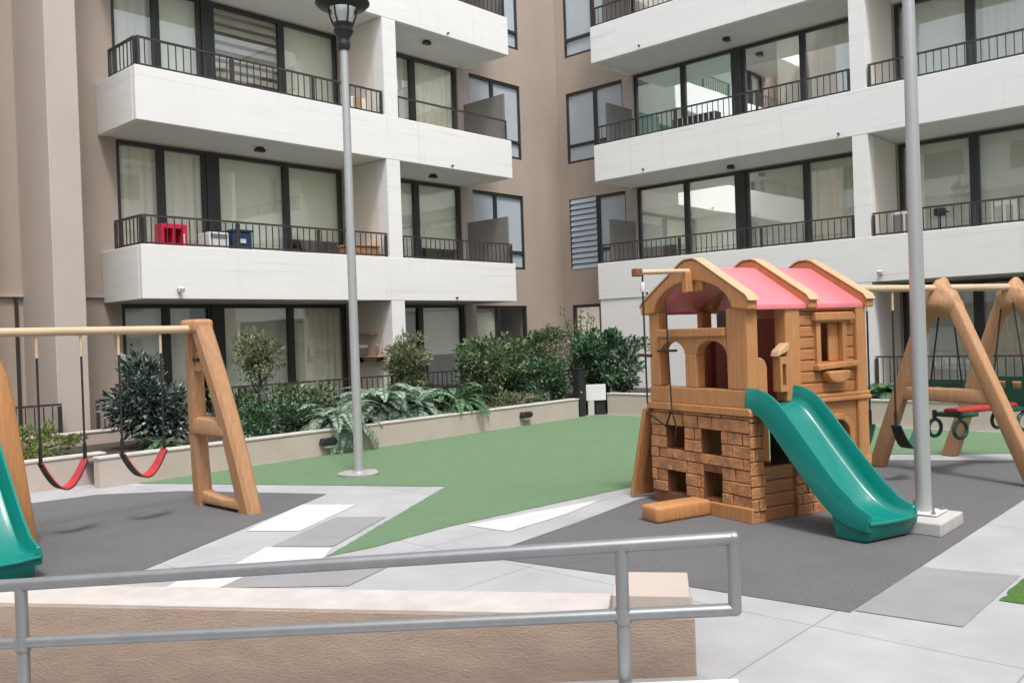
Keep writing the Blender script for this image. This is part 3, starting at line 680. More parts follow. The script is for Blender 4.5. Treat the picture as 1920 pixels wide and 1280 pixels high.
# plank panel below the platform
pp = MB()
for i in range(4): pp.prism([(.131, .004+.107*i), (.455, .004+.107*i), (.455, .107+.107*i), (.131, .107+.107*i)], .0, .06, fB, .009)
pp.build('plank_panel', 'ptanh', H)
# window tower, slide side
m = MB(); hz = (.78, 1.05, 1.22, 1.56)
z = .975
while z < 1.64:
    z2 = min(z+.094, 1.66)
    if z2 <= hz[2] or z >= hz[3]: m.prism([(.561, z), (1.21, z), (1.21, z2-.004), (.561, z2-.004)], .0, .05, fB, .012)
    else:
        m.prism([(.561, z), (.775, z), (.775, z2-.004), (.561, z2-.004)], .0, .05, fB, .012); m.prism([(1.055, z), (1.21, z), (1.21, z2-.004), (1.055, z2-.004)], .0, .05, fB, .012)
    z = z2
m.build('board_wall', 'ptanh', H)
wf = MB().holed(.735, 1.095, 1.185, 1.60, [(.785, 1.045, 1.235, 1.56)], -.025, .09, fB).build('window_frame', 'ptan', H)
MB().prism([(.70, 1.575), (1.17, 1.575), (1.18, 1.60), (1.15, 1.645), (.70, 1.645)], -.055, -.001, fB, .01).build('lintel', 'ptan', wf)
MB().prism([(.715, 1.17), (1.20, 1.19), (1.20, 1.235), (.715, 1.215)], -.06, -.001, fB, .008).build('sill', 'ptan', wf)
MB().box(.93, 1.043, .02, .045, 1.237, 1.558, .006).build('shutter', 'ptan', wf)
fb = MB()
fb.prism([(.80, 1.16), (1.06, 1.16), (1.06, 1.12), (1.03, 1.08), (.98, 1.06), (.88, 1.06), (.83, 1.08), (.80, 1.12)], -.09, -.001, fB, .014)
fb.build('flower_box', 'ptan', wf)
MB().prism([(1.21, .0), (1.345, .0), (1.33, 1.72), (1.21, 1.72)], -.03, .10, fB, .014).build('post', 'ptan', H)
MB().prism([(.561, 1.662), (1.209, 1.662), (1.209, 1.715), (.561, 1.715)], -.01, .06, fB, .008).build('top_rail', 'ptan', H)
for z0_, z1_, d in ((.905, .94, .035), (.942, .973, .022)):
    MB().prism([(.56, z0_), (1.36, z0_), (1.36, z1_), (.56, z1_)], -d-.012, .10, fB, .008).build('ledge', 'ptan', H)
n = 12
pts = [(.456, .0), (.84, .0), (.84, .62)]+[(.97-.13*math.cos(PI*i/n), .62+.13*math.sin(PI*i/n)) for i in range(1, n)]+[(1.10, .62), (1.10, 0), (1.209, 0), (1.209, .90), (.456, .90)]
MB().prism(pts, -.005, .06, fB, .006).build('lower_wall', 'ptanh', H)
pts = [(.785, .45), (.785, .62)]+[(.97-.185*math.cos(PI*i/n), .62+.18*math.sin(PI*i/n)) for i in range(1, n)]+[(1.155, .62), (1.155, .45), (1.10, .45), (1.10, .62)]+[(.97+.13*math.cos(PI*i/n), .62+.13*math.sin(PI*i/n)) for i in range(1, n)]+[(.84, .62), (.84, .45)]
MB().prism(pts, -.03, -.006, fB, .006).build('arch_trim', 'ptan', H)
bm_ = MB(); bricks(bm_, fB, .46, .72, .0, .42, [], -.005, .06, .09, .16, 5); bm_.build('brick_facing', 'brick', H); bm_ = MB(); bricks(bm_, fB, 1.13, 1.34, .0, .42, [], -.031, .06, .085, .12, 6); bm_.build('brick_facing', 'brick', H)
# end wall and back walls
MB().holed(.101, 1.24, 0, 1.715, [(.40, .85, 1.1, 1.5), (.72, 1.14, .25, .82)], 1.25, 1.335, fA).build('end_wall', 'ptan', H)
MB().holed(.101, 1.249, 0, 1.0, [(.13, .46, .38, .84), (.80, 1.1, .1, .7)], 1.16, 1.24, fB).build('back_wall', 'ptan', H)
MB().box(.0, .13, 1.16, 1.24, 1.001, 1.70, .01).build('post', 'ptan', H)
MB().box(.56, .68, 1.16, 1.24, 1.001, 1.70, .01).build('post', 'ptan', H)
# leaning climbing panel at the far side, and foot block
cl = MB()
q = lambda uu, v, a: Vector((uu, 1.245+.24*(1-v/.84)+a, v))
cl.holed(-.06, .60, .02, .84, [(.04, .50, .12, .74)], 0, .05, q); cl.holed(.0, .54, .08, .78, [], .02, .04, q); cl.build('climbing_panel', 'ptan', H)
MB().box(-.60, -.03, .44, .66, .0, .135, .03, 3, Matrix.Translation((0, .0, 0))).build('foot_block', 'ptan', H, 50)
# slide
slide(H, lambda wv, uu, z: Vector((.235+.14*max(0, uu)+wv, -.0-uu, z)))
# ropes of the crane
def rope(label, pts, r, extra=None, group='climbing ropes at the playhouse'):
    t = thing('climbing_rope', label, 'rope', PO, PR, group, True)
    MB().tube(pts, r, 8).build('rope', 'rope', t, 50)
    return t
t = rope('dark rope hanging from the tip of the crane bar', [(-.53, cx_, 2.0), (-.53, cx_+.005, 1.88), (-.52, cx_+.01, 1.4), (-.515, cx_+.01, .95)], .0075)
MB().lathe([(.018, 1.86), (.022, 1.88), (.022, 1.92), (.012, 1.94)], (-.53, cx_+.005, 0), 10).build('hook', 'offwhite', t, 40)
MB().tube([(-.53, cx_-.08, 1.34), (-.52, cx_+.10, 1.345)], .013, 8).build('handle', 'swblack', t, 40)
t = rope('thin dark rope hanging in front of the arched windows', [(-.075, .90, 1.80), (-.07, .89, 1.3), (-.07, .87, .86), (-.06, .83, .70), (-.04, .87, .60)], .007)
MB().tube([(-.075, 1.03, 1.36), (-.07, .78, 1.365)], .011, 8).build('handle', 'swblack', t, 40)
MB().tube([(-.04, 1.26, .80), (-.05, 1.12, .76), (-.05, .98, .70), (-.07, .88, .84)], .009, 8).build('knot_line', 'rope', t, 50)

# ------------------------------------------------------------------ swing frame beside the playhouse
S = thing('swing_set', 'tan swing set joined to the playhouse by a beam, two A shaped supports', 'swing set', PO, PR, None, True)
MB().tube([(1.36, .45, 1.865), (3.0, .45, 1.865)], .033, 14).build('beam', 'beamy', S, 40)
MB().tube([(3.0, .45, 1.865), (4.35, .45, 1.872)], .036, 14).build('beam', 'beamy', S, 40)
for x in (3.02, 4.25):
    def leg(e0, e1_):
        mb = MB(); fnn = lambda uu, v, a: Vector((a, uu, v)); wl = .084
        mb.prism([(e1_-wl, 0), (e1_+wl, 0), (e0+wl*.8, 1.84), (e0-wl*.8, 1.84)], x-.06, x+.06, fnn, .022); return mb.build('leg', 'stan', S, 50)
    leg(.53, 1.25); leg(.37, -.46)
    MB().prism([(-.11, .735), (.94, .735), (.90, .875), (-.05, .875)], x-.05, x+.05, fA, .02).build('crossbar', 'stan', S, 50)
    b = bmesh.new(); bmesh.ops.create_icosphere(b, subdivisions=3, radius=1)
    for v in b.verts:
        c = v.co; k = 1+.12*math.sin(c.x*5+x)*math.sin(c.z*4.2)+.11*math.sin(c.y*6+1+c.z*2)+.05*math.sin(c.z*11+c.x*7)
        v.co = Vector((x+c.x*.14*k, .45+c.y*.185*k*(1-.30*c.z), 1.775+c.z*.19*k-.05*abs(c.y)))
    mb = MB(); mb._merge(b); mb.build('joint_cap', 'stan', S, 60)
def swing(label, A_, D_, perp, gap, ztop, zat, zb, inner, outer, group, wdt=.075):
    """strap seat hung on two ropes; A_ first rope point (x, y), D_ direction along the beam"""
    t = thing('swing', label, 'swing', (*A_, 0), 0, group)
    A_ = Vector((*A_, 0)); D_ = Vector((*D_, 0)); Pp = Vector((*perp, 0)); n = 20; prof = []
    for i in range(n+1):
        s = i/n; x = gap*(s+.03*math.sin(2*PI*s)); z = zb+(zat-zb)*abs(2*s-1)**2.2; prof.append((x, z))
    def strip(off, th, m, nm, par):
        mb = MB(); rows = []
        for i, (x, z) in enumerate(prof):
            a, b = prof[max(0, i-1)], prof[min(n, i+1)]; d = Vector((b[0]-a[0], b[1]-a[1])).normalized(); nr = Vector((-d.y, d.x))
            wv = wdt*(.55+.45*math.sin(PI*min(1, max(0, .12+.76*i/n))))
            row = []
            for sg, o in ((-1, off), (1, off), (1, off+th), (-1, off+th)):
                row.append(mb.bm.verts.new(A_+D_*(x+nr.x*o)+Pp*(sg*wv)+Vector((0, 0, z+nr.y*o))))
            rows.append(row)
        for p, q in zip(rows, rows[1:]):
            for j in range(4): mb.bm.faces.new((p[j], p[(j+1) % 4], q[(j+1) % 4], q[j]))
        mb.bm.faces.new(rows[0]); mb.bm.faces.new(rows[-1][::-1])
        return mb.build(nm, m, par, 50, True)
    st = strip(0, .008, inner, 'seat', t); strip(-.009, .009, outer, 'seat_backing', st)
    for x in (0, gap):
        P = A_+D_*x
        rp = MB().tube([P+Vector((0, 0, zat-.03)), P+Vector((0, 0, ztop-.20))], .0095, 8).build('rope', 'rope', t, 50)
        MB().tube([P+Vector((0, 0, zat-.02)), P+Vector((0, 0, zat+.13))], .016, 8).build('sleeve', 'swblack', rp, 50)
        MB().tube([P+Vector((0, 0, ztop-.21)), P+Vector((0, 0, ztop-.03))], .012, 8).build('hanger', 'beamy', rp, 50)
    return t
ca, sa = math.cos(PR), math.sin(PR)
def loc(e1_, e2_): return (PO[0]+ca*e1_-sa*e2_, PO[1]+sa*e1_+ca*e2_)
gs = 'swings hanging from the right beam'
swing('black strap swing hanging nearest the playhouse wall', loc(1.56, .45), (ca, sa), (-sa, ca), .38, 1.865, .60, .37, 'dgreen', 'swblack', gs)
swing('black strap swing with green inside, hanging behind the thick lamp post', loc(2.30, .45), (ca, sa), (-sa, ca), .38, 1.865, .56, .33, 'mgreen', 'swblack', gs)
# two seat glider
Gd = thing('glider_swing', 'green two seat glider with red bar hanging behind the A shaped support', 'glider swing', PO, PR, None, True)
MB().box(3.12, 4.14, .37, .53, .60, .66, .025, 3).build('seat_beam', 'redbar', Gd, 50)
for x, sg in ((3.10, -1), (4.15, 1)):
    s_ = MB().holed(.28, .66, .75 if sg < 0 else .62, .93, [(.33, .45, .80, .88), (.50, .61, .80, .88)], x-.018, x+.018, fA).build('seat_back', 'dgreen', Gd)
    MB().box(min(x, x-sg*.26), max(x, x-sg*.26), .30, .64, .575, .615, .012, 2).build('seat', 'dgreen', s_, 50)
    for e in (.33, .61):
        rg_ = MB()
        pts = [(x+sg*0+.10*math.cos(a), e, .46+.085*math.sin(a)) for a in [2*PI*i/16 for i in range(17)]]
        rg_.tube(pts, .019, 8); rg_.tube([(x, e, .54), (x, e, .64)], .022, 8)
        rg_.build('foot_ring', 'dgreen', s_, 50)
    for e in (.30, .64): MB().tube([(x, e, .92), (x*.97+.11, .45+(e-.45)*.25, 1.85)], .008, 8).build('rope', 'rope', Gd, 50)

# ------------------------------------------------------------------ left swing frame and tower
L = thing('swing_set', 'tan swing set at the left with one tapered A shaped support', 'swing set', (4.2, 7.7, 0))
MB().tube([(1.6, 7.70, 1.705), (4.1, 7.70, 1.70)], .036, 14).build('beam', 'beamy', L, 40)
def taper_leg(p, q, wy0, wx0, wy1, wx1):
    mb = MB(); n = 8; rows = []
    for i in range(n+1):
        s = i/n; c = Vector(p).lerp(Vector(q), s); c.y += (-.05 if q[1] < p[1] else .02)*math.sin(PI*s); wy = wy0+(wy1-wy0)*s; wx = wx0+(wx1-wx0)*s
        ch = .028
        pr = [(-wx, -wy+ch), (-wx+ch, -wy), (wx-ch, -wy), (wx, -wy+ch), (wx, wy-ch), (wx-ch, wy), (-wx+ch, wy), (-wx, wy-ch)]
        rows.append([mb.bm.verts.new(c+Vector((a, b, 0))) for a, b in pr])
    for A_, B_ in zip(rows, rows[1:]):
        for j in range(8): mb.bm.faces.new((A_[j], A_[(j+1) % 8], B_[(j+1) % 8], B_[j]))
    mb.bm.faces.new(rows[0]); mb.bm.faces.new(rows[-1][::-1]); return mb.build('leg', 'stan', L, 35, True)
taper_leg((4.06, 7.63, 1.73), (4.28, 7.26, 0), .075, .085, .105, .075)
taper_leg((4.07, 7.80, 1.70), (4.25, 8.06, 0), .055, .07, .085, .07)
MB().box(3.965, 4.155, 7.56, 7.86, 1.66, 1.79, .035, 3).build('joint_cap', 'stan', L, 50)
MB().prism([(7.52, 1.30), (7.90, 1.30), (7.86, 1.50), (7.58, 1.50)], 4.07, 4.15, fA, .012).build('web_plate', 'stan', L)
MB().box(4.05, 4.069, 7.70, 7.80, 1.40, 1.43, .003).build('slot', 'swblack', L)  # black block paints the dark of the slot hole
MB().prism([(7.38, .70), (8.02, .70), (8.02, .82), (7.9, .87), (7.6, .86), (7.38, .83)], 4.10, 4.25, fA, .02).build('crossbar', 'stan', L, 50)
MB().prism([(7.32, .03), (8.06, .03), (8.06, .17), (7.9, .13), (7.6, .105), (7.32, .13)], 4.19, 4.31, fA, .014).build('foot_bar', 'stan', L, 50)
gs = 'swings hanging from the left beam'
swing('red strap swing nearest the left slide', (2.66, 7.70), (1, 0), (0, 1), .35, 1.70, .63, .405, 'swred', 'swblack', gs)
swing('red strap swing nearest the left swing support', (3.325, 7.70), (1, 0), (0, 1), .375, 1.70, .63, .41, 'swred', 'swblack', gs)
T = thing('slide_tower', 'tan climbing tower with a teal slide cut off by the left edge', 'slide tower', (1.95, 7.4, 0))
MB().prism([(1.5, 0), (2.56, 0), (2.50, .5), (2.43, 1.1), (2.38, 1.38), (2.33, 1.50), (2.25, 1.56), (2.12, 1.56), (2.12, .9), (1.5, .9)], 7.50, 7.62, fB, .02).build('front_panel', 'ptan', T, 50)
MB().prism([(1.5, 0), (2.5, 0), (2.42, 1.3), (1.5, 1.3)], 8.25, 8.33, fB, .02).build('back_panel', 'ptan', T)
MB().box(2.0, 2.42, 7.621, 8.249, .86, .92).build('deck', 'ptan', T)
MB().box(1.52, 1.62, 7.65, 7.75, 0, 1.9, .01).build('post', 'ptan', T)
slide(T, lambda wv, uu, z: Vector((1.955+wv, 7.46-uu*1.02, z)))

# ------------------------------------------------------------------ plants
def leaf(mb, p, d, n, L_, W_, fold=.25):
    """one leaf: two faces folded along the midrib"""
    d = d.normalized(); s = d.cross(n)
    if s.length < 1e-4: s = d.cross(Vector((1, 0, .3)))
    s.normalize(); nn = s.cross(d)
    a = p; b = p+d*L_; m1 = p+d*L_*.45+s*W_*.5+nn*W_*fold; m2 = p+d*L_*.45-s*W_*.5+nn*W_*fold
    va, vb, v1, v2 = [mb.bm.verts.new(x) for x in (a, b, m1, m2)]
    mb.bm.faces.new((va, v1, vb)); mb.bm.faces.new((va, vb, v2))
def rv(rg): 
    while True:
        v = Vector((rg.uniform(-1, 1), rg.uniform(-1, 1), rg.uniform(-1, 1)))
        if .05 < v.length < 1: return v
def bush(name, label, cat, c, rad, n, ls, m, seed, nc=40, cr=.3, group=None, stems=5, z0=.27, flat=.0, asp=.5):
    """many small leaves gathered in uneven clumps through the crown"""
    rg = random.Random(seed); c = Vector(c); rad = Vector(rad)
    t = thing(name, label, cat, (c.x, c.y, z0), 0, group)
    cl = []
    for i in range(nc):
        v = rv(rg); v = v.normalized()*(v.length**.4)*rg.uniform(.58, 1.16)
        if flat and v.z < -flat: v.z = -flat*rg.random()
        cl.append((Vector((v.x*rad.x, v.y*rad.y, v.z*rad.z)), rg.uniform(.6, 1.25)*cr, v.normalized()))
    mb = MB(); st = MB()
    for k, (p, r_, o) in enumerate(cl):
        for j in range(int(n/nc*rg.uniform(.5, 1.5))):
            q = rv(rg)*r_; q.z *= .8; pos = c+p+q
            if pos.z < z0+.01: continue
            d = (o*.8+q.normalized()*.9+rv(rg)*.8+Vector((0, 0, .15))); nn = (Vector((0, 0, 1))+rv(rg)*.9+o*.5)
            sz = ls*rg.choice((.55, .8, 1, 1.2, 1.55))*rg.uniform(.85, 1.15); leaf(mb, pos, d, nn, sz, sz*asp*rg.uniform(.7, 1.35), rg.uniform(.05, .35))
        if k % max(1, nc//max(1, stems*2)) == 0:
            b0 = Vector((c.x+rg.uniform(-.2, .2)*rad.x, c.y+rg.uniform(-.2, .2)*rad.y, z0-.03)); e = c+p*.9
            if e.z > z0+.08: st.tube([b0, b0.lerp(e, .5)+Vector((rg.uniform(-.05, .05), rg.uniform(-.05, .05), .05)), e], [.016, .011, .005], 6)
    for k in range(int(nc*.35)):
        p0, r_, o = rg.choice(cl)
        if o.z < -.1: continue
        a = c+p0*.85; e = c+p0+(o+Vector((0, 0, .35))).normalized()*(r_*rg.uniform(.9, 1.7)); st.tube([a, e], [.005, .0025], 5)
        for j in range(9): leaf(mb, a.lerp(e, rg.uniform(.45, 1)), rv(rg)+o*.6, Vector((0, 0, 1))+rv(rg), ls*rg.uniform(.6, 1.1), ls*asp, .2)
    mb.build('foliage', m, t); st.build('stem', 'bark', t, 60)
    return t
def fern(label, c, n, L_, m, seed, drop=.35, name='fern', cat='fern', group='ferns in the planter', az=(0, 2*PI), wd=.11, rise=(.5, 1.25)):
    rg = random.Random(seed); c = Vector(c); t = thing(name, label, cat, c, 0, group); mb = MB(); st = MB()
    for i in range(n):
        a = rg.uniform(*az); ln = L_*rg.uniform(.6, 1.1); el = rg.uniform(*rise); pts = []
        p = c+Vector((rg.uniform(-.1, .1), rg.uniform(-.08, .08), 0)); k = 16; tilt = el
        for j in range(k+1):
            pts.append(p.copy()); p = p+Vector((math.cos(a)*math.cos(tilt), math.sin(a)*math.cos(tilt), math.sin(tilt)))*ln/k; tilt -= (1.15+drop)*rg.uniform(.8, 1.2)/k; a += rg.uniform(-.04, .04)
        st.tube(pts[::4]+[pts[-1]], .0035, 4)
        for j in range(1, k):
            s = j/k; w_ = wd*math.sin(PI*min(1, .12+s*.9))**.7*rg.uniform(.85, 1.1); d = (pts[j+1]-pts[j]).normalized(); sd_ = d.cross(Vector((0, 0, 1)))
            if sd_.length < .05: sd_ = Vector((1, 0, 0))
            sd_.normalize(); up = sd_.cross(d)
            for sg in (-1, 1):
                for h in (0, .5):
                    leaf(mb, pts[j].lerp(pts[j+1], h), sd_*sg+d*.55-up*.25*rg.random(), up+rv(rg)*.25, w_, ln/k*.62, .1)
    mb.build('frond', m, t); st.build('stem', 'bark', t)
    return t
M['leaf_dark'] = leafmat('dark_glossy_leaf', [(.008, .024, .015), (.018, .044, .028), (.045, .085, .06), (.19, .245, .215), (.46, .51, .49)], .4)  # palest leaf tones paint highlights, darkest ones deep shade
M['leaf_mid'] = leafmat('mid_green_leaf', [(.018, .045, .016), (.06, .12, .042), (.10, .17, .07), (.18, .245, .12), (.31, .37, .24)], .5)  # top tones of the ramp paint leaf highlights
M['leaf_deep'] = leafmat('deep_green_leaf', [(.010, .036, .015), (.035, .10, .042), (.06, .15, .07), (.12, .22, .115), (.26, .36, .25)], .45)  # palest tones paint glints on the leaves
M['leaf_olive'] = leafmat('olive_leaf', [(.06, .082, .035), (.15, .18, .085), (.25, .28, .16), (.36, .375, .26)], .6, .25)
M['leaf_pale'] = leafmat('pale_fern_leaf', [(.10, .18, .11), (.23, .34, .235), (.35, .46, .35), (.46, .55, .45)], .6, .25)
M['leaf_fern'] = leafmat('green_fern_leaf', [(.05, .13, .055), (.11, .22, .105), (.20, .32, .18)], .55, .25)
M['leaf_lime'] = leafmat('lime_leaf', [(.09, .14, .025), (.16, .22, .045), (.24, .30, .08)], .55)
bush('shrub', 'large dark rounded shrub with highlights coloured into its leaves behind the red swing', 'shrub', (5.10, 10.95, .88), (.42, .36, .48), 7000, .066, 'leaf_dark', 11, 40, .19, flat=.9)
fern('grassy pale green plant at the foot of the large dark shrub', (4.98, 10.45, .28), 46, .42, 'leaf_fern', 5, .5, 'grassy_plant', 'plant', None, wd=.05)
t = bush('topiary_tree', 'small light green tree with a round crown before the big window', 'tree', (7.03, 11.5, 1.42), (.36, .32, .25), 2600, .05, 'leaf_olive', 21, 40, .13, stems=0, z0=.27)
for ch in list(t.children):
    if ch.name.startswith('stem'): bpy.data.objects.remove(ch)
MB().tube([(7.0, 11.5, .25), (6.96, 11.48, .6), (7.03, 11.52, .95), (7.0, 11.5, 1.3)], [.03, .025, .022, .016], 8).tube([(7.0, 11.5, .95), (7.14, 11.45, 1.1), (7.2, 11.5, 1.3)], [.015, .012, .008], 6).tube([(6.98, 11.49, .8), (6.86, 11.45, .95), (6.8, 11.5, 1.25)], [.014, .01, .007], 6).build('trunk', 'bark', t, 60)
mb = MB(); rg = random.Random(4)
for i in range(700):
    z = .45+rg.random()*.85; p = Vector((7.0+rg.gauss(0, .13), 11.5+rg.gauss(0, .12), z)); leaf(mb, p, rv(rg), Vector((0, 0, 1))+rv(rg), .05, .028)
mb.build('foliage', 'leaf_mid', t)
bush('hedge', 'low dark green hedge left of the pale ferns in the planter', 'hedge', (6.75, 10.75, .47), (.62, .34, .25), 3600, .05, 'leaf_deep', 31, 50, .13)
bush('hedge', 'low grey green hedge in front of the terrace rail', 'hedge', (7.9, 12.3, .55), (1.3, .35, .30), 3000, .06, 'leaf_mid', 32, 60, .16)
gf = 'ferns in the planter'
fern('pale fern spilling over the planter wall left of the lamp post', (7.5, 10.3, .33), 84, .78, 'leaf_pale', 41, 1.0, rise=(.2, 1.45), wd=.13)
fern('tall pale fern right of the lamp post', (8.72, 10.8, .36), 96, 1.05, 'leaf_pale', 42, .9, rise=(.5, 1.5), wd=.15)
fern('pale fern between the tall fern and the darker fern', (9.3, 10.6, .34), 66, .85, 'leaf_pale', 43, .9, rise=(.4, 1.45), wd=.13)
fern('darker green fern arching over the planter wall towards the corner', (10.0, 10.55, .34), 84, .95, 'leaf_fern', 44, .95, rise=(.3, 1.45), wd=.12)
bush('shrub', 'olive grey shrub standing behind the tall fern', 'shrub', (9.75, 11.4, 1.12), (.40, .34, .46), 5200, .055, 'leaf_olive', 51, 44, .15)
bush('shrub', 'leafy olive green shrub before the glass door, left of the corner', 'shrub', (11.85, 11.3, .95), (.72, .6, .66), 7800, .068, 'leaf_mid', 61, 70, .18)
bush('shrub', 'dense dark green shrub low in the planter beside the black post', 'shrub', (12.45, 10.75, .66), (.62, .40, .40), 5600, .06, 'leaf_deep', 62, 60, .15)
bush('shrub', 'loose twiggy shrub in the corner between the two facades', 'shrub', (13.5, 12.0, 1.05), (.95, .8, .60), 6500, .07, 'leaf_mid', 63, 70, .2)
bush('shrub', 'big glossy green shrub against the white wall', 'shrub', (13.85, 10.35, 1.0), (.58, .80, .60), 9500, .07, 'leaf_deep', 64, 64, .19)
mb = MB(); rg = random.Random(9); t2 = thing('shrub', 'thin tall shrub in front of the narrow corner window', 'shrub', (14.0, 11.1, .27)); st = MB()
for i in range(16):
    b0 = Vector((14.0+rg.uniform(-.1, .1), 11.1+rg.uniform(-.1, .1), .27)); e = Vector((14.0+rg.uniform(-.4, .4), 11.1+rg.uniform(-.4, .4), rg.uniform(1.35, 2.05))); mid = b0.lerp(e, .55)+rv(rg)*.1
    st.tube([b0, mid, e], [.012, .008, .003], 5)
    for j in range(70):
        s = rg.uniform(.35, 1); p = (b0.lerp(mid, s*2) if s < .5 else mid.lerp(e, s*2-1))+rv(rg)*.07; leaf(mb, p, rv(rg)+Vector((0, 0, .4)), rv(rg)+Vector((0, 0, 1)), .06, .032)
mb.build('foliage', 'leaf_mid', t2); st.build('stem', 'bark', t2)
bush('hedge', 'small lime green hedge behind the left planter wall', 'hedge', (3.72, 11.2, .43), (.72, .35, .19), 4200, .035, 'leaf_lime', 71, 60, .1)
bush('plant', 'low grey green plants filling the planter edge below the corner shrubs', 'plant', (11.4, 10.5, .36), (.9, .25, .17), 2400, .045, 'leaf_olive', 72, 50, .1)
gp = 'leafy plants behind the right swings'
fern('leafy plant between the playhouse and the right swings', (13.75, 4.95, .42), 40, .55, 'leaf_fern', 81, .7, 'leafy_plant', 'plant', gp, wd=.16)
fern('leafy plant before the terrace rail behind the thick lamp post', (14.2, 4.45, .42), 34, .55, 'leaf_fern', 82, .6, 'leafy_plant', 'plant', gp, wd=.15)
fern('leafy plant behind the glider', (14.4, 3.7, .42), 34, .6, 'leaf_fern', 83, .6, 'leafy_plant', 'plant', gp, wd=.15)

# ------------------------------------------------------------------ small things in the beds and on the balconies
t = thing('garden_post', 'black square post at the gap between the planter walls', 'post', (12.78, 10.1, 0), 0, None, True)
MB().box(-.09, .09, -.08, .08, 0, .86, .008).build('post', 'black', t); MB().box(-.095, .095, -.085, .085, .861, .885, .006).build('cap', 'black', t)
MB().tube([(-.05, -.081, .45), (-.05, -.09, .45)], .012, 10).build('knob', 'offwhite', t)
t = thing('notice_board', 'small blank white board standing beside the black post', 'board', (13.12, 9.98, 0), R(-38), None, True)
MB().box(-.19, .19, -.012, .012, .27, .57, .006).build('board', 'offwhite', t); MB().box(-.16, -.04, -.01, .03, .0, .269, .006).build('leg', 'block', t)
MB().box(-.01, .19, .03, .08, .0, .30, .006).build('box', 'black', t)  # black block paints the dark gap between the planter walls
def bulkhead(label, x, z):
    t = thing('wall_lamp', label, 'lamp', (x, 9.999, z), 0, 'dark lamps on the planter wall', True)
    MB().prism([(-.13, -.03), (-.10, .035), (.10, .035), (.13, -.03), (.09, -.06), (-.09, -.06)], -.10, 0, fB, .012).build('hood', 'black', t)
    MB().box(-.08, .08, -.085, -.02, -.10, -.061, .01).build('lens', 'block', t)
bulkhead('dark lamp on the long planter wall near the corner', 11.12, .20)
bulkhead('dark lamp on the planter wall under the pale fern', 7.08, .20)
t = thing('toy_shelf', 'crimson plastic shelf on the lower left balcony', 'shelf', (6.78, 13.62, 2.45), 0, None, True)
m = MB(); m.holed(-.21, .21, 0, 1.05, [(-.175, -.03, .72, .98), (-.0, .12, .72, .98), (-.175, .12, .38, .66), (-.175, .12, .06, .33)], -.15, .10, fB); m.build('frame', 'crimson', t)
MB().box(-.20, .20, .101, .12, .01, 1.04).build('back', 'crimson', t); MB().box(.14, .16, -.17, -.151, .3, .9, .003).build('handle', 'offwhite', t)
t = thing('storage_bin', 'navy blue storage bin on the lower left balcony', 'bin', (7.95, 13.6, 2.45), 0, None, True)
MB().box(-.17, .17, -.18, .18, 0, .98, .02, 2, None, 1.06).build('body', 'blue', t); MB().box(-.2, .2, -.21, .21, .985, 1.03, .015).build('lid', 'blue', t)
MB().box(-.06, .06, -.199, -.188, .8, .87).build('label_plate', 'offwhite', t)
t = thing('washing_machine', 'white appliance between the crimson shelf and the navy bin', 'appliance', (7.52, 13.62, 2.45), 0, None, True)
MB().box(-.18, .18, -.2, .2, 0, .96, .015, 2).build('body', 'offwhite', t); MB().box(-.15, .15, -.206, -.201, .86, .93).build('panel', 'screen', t)
t = thing('wicker_chest', 'orange brown wicker chest at the column end of the lower left balcony', 'chest', (10.5, 13.55, 2.45), 0, None, True)
MB().box(-.33, .33, -.2, .2, 0, .86, .015).build('body', 'wicker', t); MB().box(-.35, .35, -.22, .22, .861, .90, .01).build('lid', 'wicker', t)
t = thing('clothes_rack', 'folding rack with pale orange clothes at the column end of the upper left balcony', 'clothes rack', (10.52, 13.5, 5.16), 0, None, True)
m = MB()
for x in (-.25, .25): m.tube([(x, -.12, 0), (x, 0, 1.02)], .01, 6).tube([(x, .12, 0), (x, 0, 1.02)], .01, 6)
m.tube([(-.27, 0, 1.02), (.27, 0, 1.02)], .01, 6); m.build('frame', 'offwhite', t)
for x0, c in ((-.23, 'cream'), (-.06, 'wicker'), (.10, 'cream')):
    m = MB(); curtain(m, fB, -.03, x0, x0+.13, .5, 1.02, .012, .06); m.build('cloth', c, t)
t = thing('cabinet', 'small white cabinet on the right balcony behind the thick lamp post', 'cabinet', (16.85, 5.55, 2.45), PI/2, None, True)
MB().box(-.22, .22, -.15, .15, 0, 1.12, .01).build('body', 'offwhite', t)
for x in (-.11, .11): MB().box(x-.09, x+.09, .151, .158, .68, 1.05, .003).build('door', 'screen', t)
t = thing('pedestal_fan', 'black fan on a thin stand on the right balcony', 'fan', (16.8, 4.97, 2.45), 0, None, True)
MB().lathe([(.14, 0), (.13, .02), (.015, .03), (.013, .95)], n=16).build('stand', 'black', t, 40)
MB().box(-.08, .06, -.09, .09, .951, 1.09, .02).build('head', 'black', t); MB().box(-.05, .05, -.13, -.091, 1.0, 1.03).build('grip', 'black', t)
gc = 'cream chairs on the right balcony'
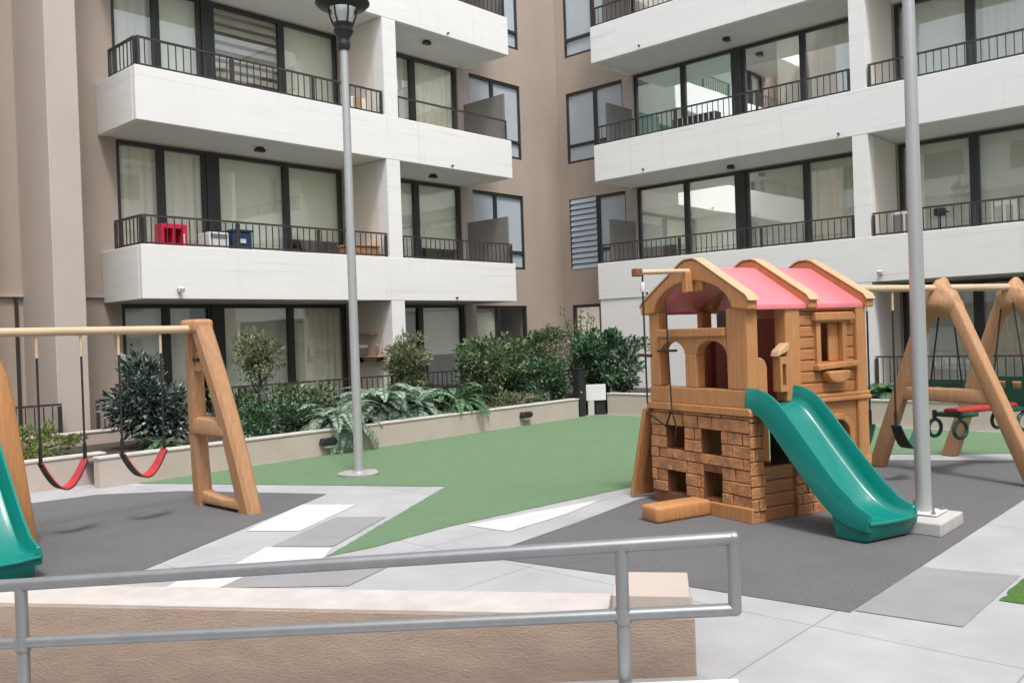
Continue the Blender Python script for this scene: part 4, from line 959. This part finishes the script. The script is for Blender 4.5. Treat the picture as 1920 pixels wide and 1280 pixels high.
def chair(label, y):
    t = thing('chair', label, 'chair', (16.85, y, 2.45), 0, gc, True)
    MB().box(-.2, .2, -.2, .2, .42, .45, .01).build('seat', 'cream', t)
    MB().holed(-.2, .2, .5, 1.12, [(-.14, -.03, .6, 1.04), (.03, .14, .6, 1.04)], .17, .2, fA).build('backrest', 'cream', t)
    for x in (-.17, .17):
        for yy in (-.17, .17): MB().box(x-.015, x+.015, yy-.015, yy+.015, 0, .419).build('leg', 'cream', t)
    for yy in (-.17, .17): MB().box(.172, .198, yy-.02, yy+.02, .451, .499).build('back_post', 'cream', t)
chair('cream slatted chair on the right balcony, nearer the black fan', 4.0)
chair('cream slatted chair on the right balcony, farther from the black fan', 3.5)
t = thing('planter_trough', 'long dark trough with white slats behind the rail, below the green tinted windows', 'trough', (16.9, 9.9, 5.16), PI/2, None, True)
MB().box(-.55, .55, -.12, .12, .6, .98, .01).build('body', 'black', t)
m = MB()
for i in range(9): m.box(-.52+.13*i-.012, -.52+.13*i+.012, .121, .13, .6, .97)
m.build('slat', 'offwhite', t)
for x in (-.5, .5): MB().box(x-.03, x+.03, -.1, .1, 0, .599).build('leg', 'black', t)

t = thing('wall_shelf', 'two board wooden wall shelf on the cream partition behind the lamp post', 'shelf', (10.88, 13.75, 1.2), 0, None, True)
MB().box(-.26, -.001, -.50, .42, 0, .035, .004).build('board', 'wicker', t); MB().box(-.20, -.001, -.22, .36, .44, .47, .004).build('board', 'wicker', t)
for y in (-.35, .28): MB().box(-.16, -.001, y-.012, y+.012, -.10, -.001).build('bracket', 'rail', t)
t = thing('storage_box', 'small grey box standing on the wooden wall shelf', 'box', (10.74, 13.98, 1.236), 0, None, True)
MB().box(-.10, .10, -.16, .16, 0, .15, .01).build('body', 'screen', t); MB().box(-.105, .105, -.165, .165, .151, .21, .008).build('lid', 'offwhite', t)
t = thing('bottle', 'small brown bottle standing at the near end of the wall shelf', 'bottle', (10.76, 13.42, 1.236), 0, None, True)
MB().lathe([(.035, 0), (.035, .12), (.014, .16), (.014, .20)], n=14).build('body', 'brickbase', t, 40); MB().lathe([(.016, .2005), (.016, .22)], n=12).build('cap', 'offwhite', t, 40)
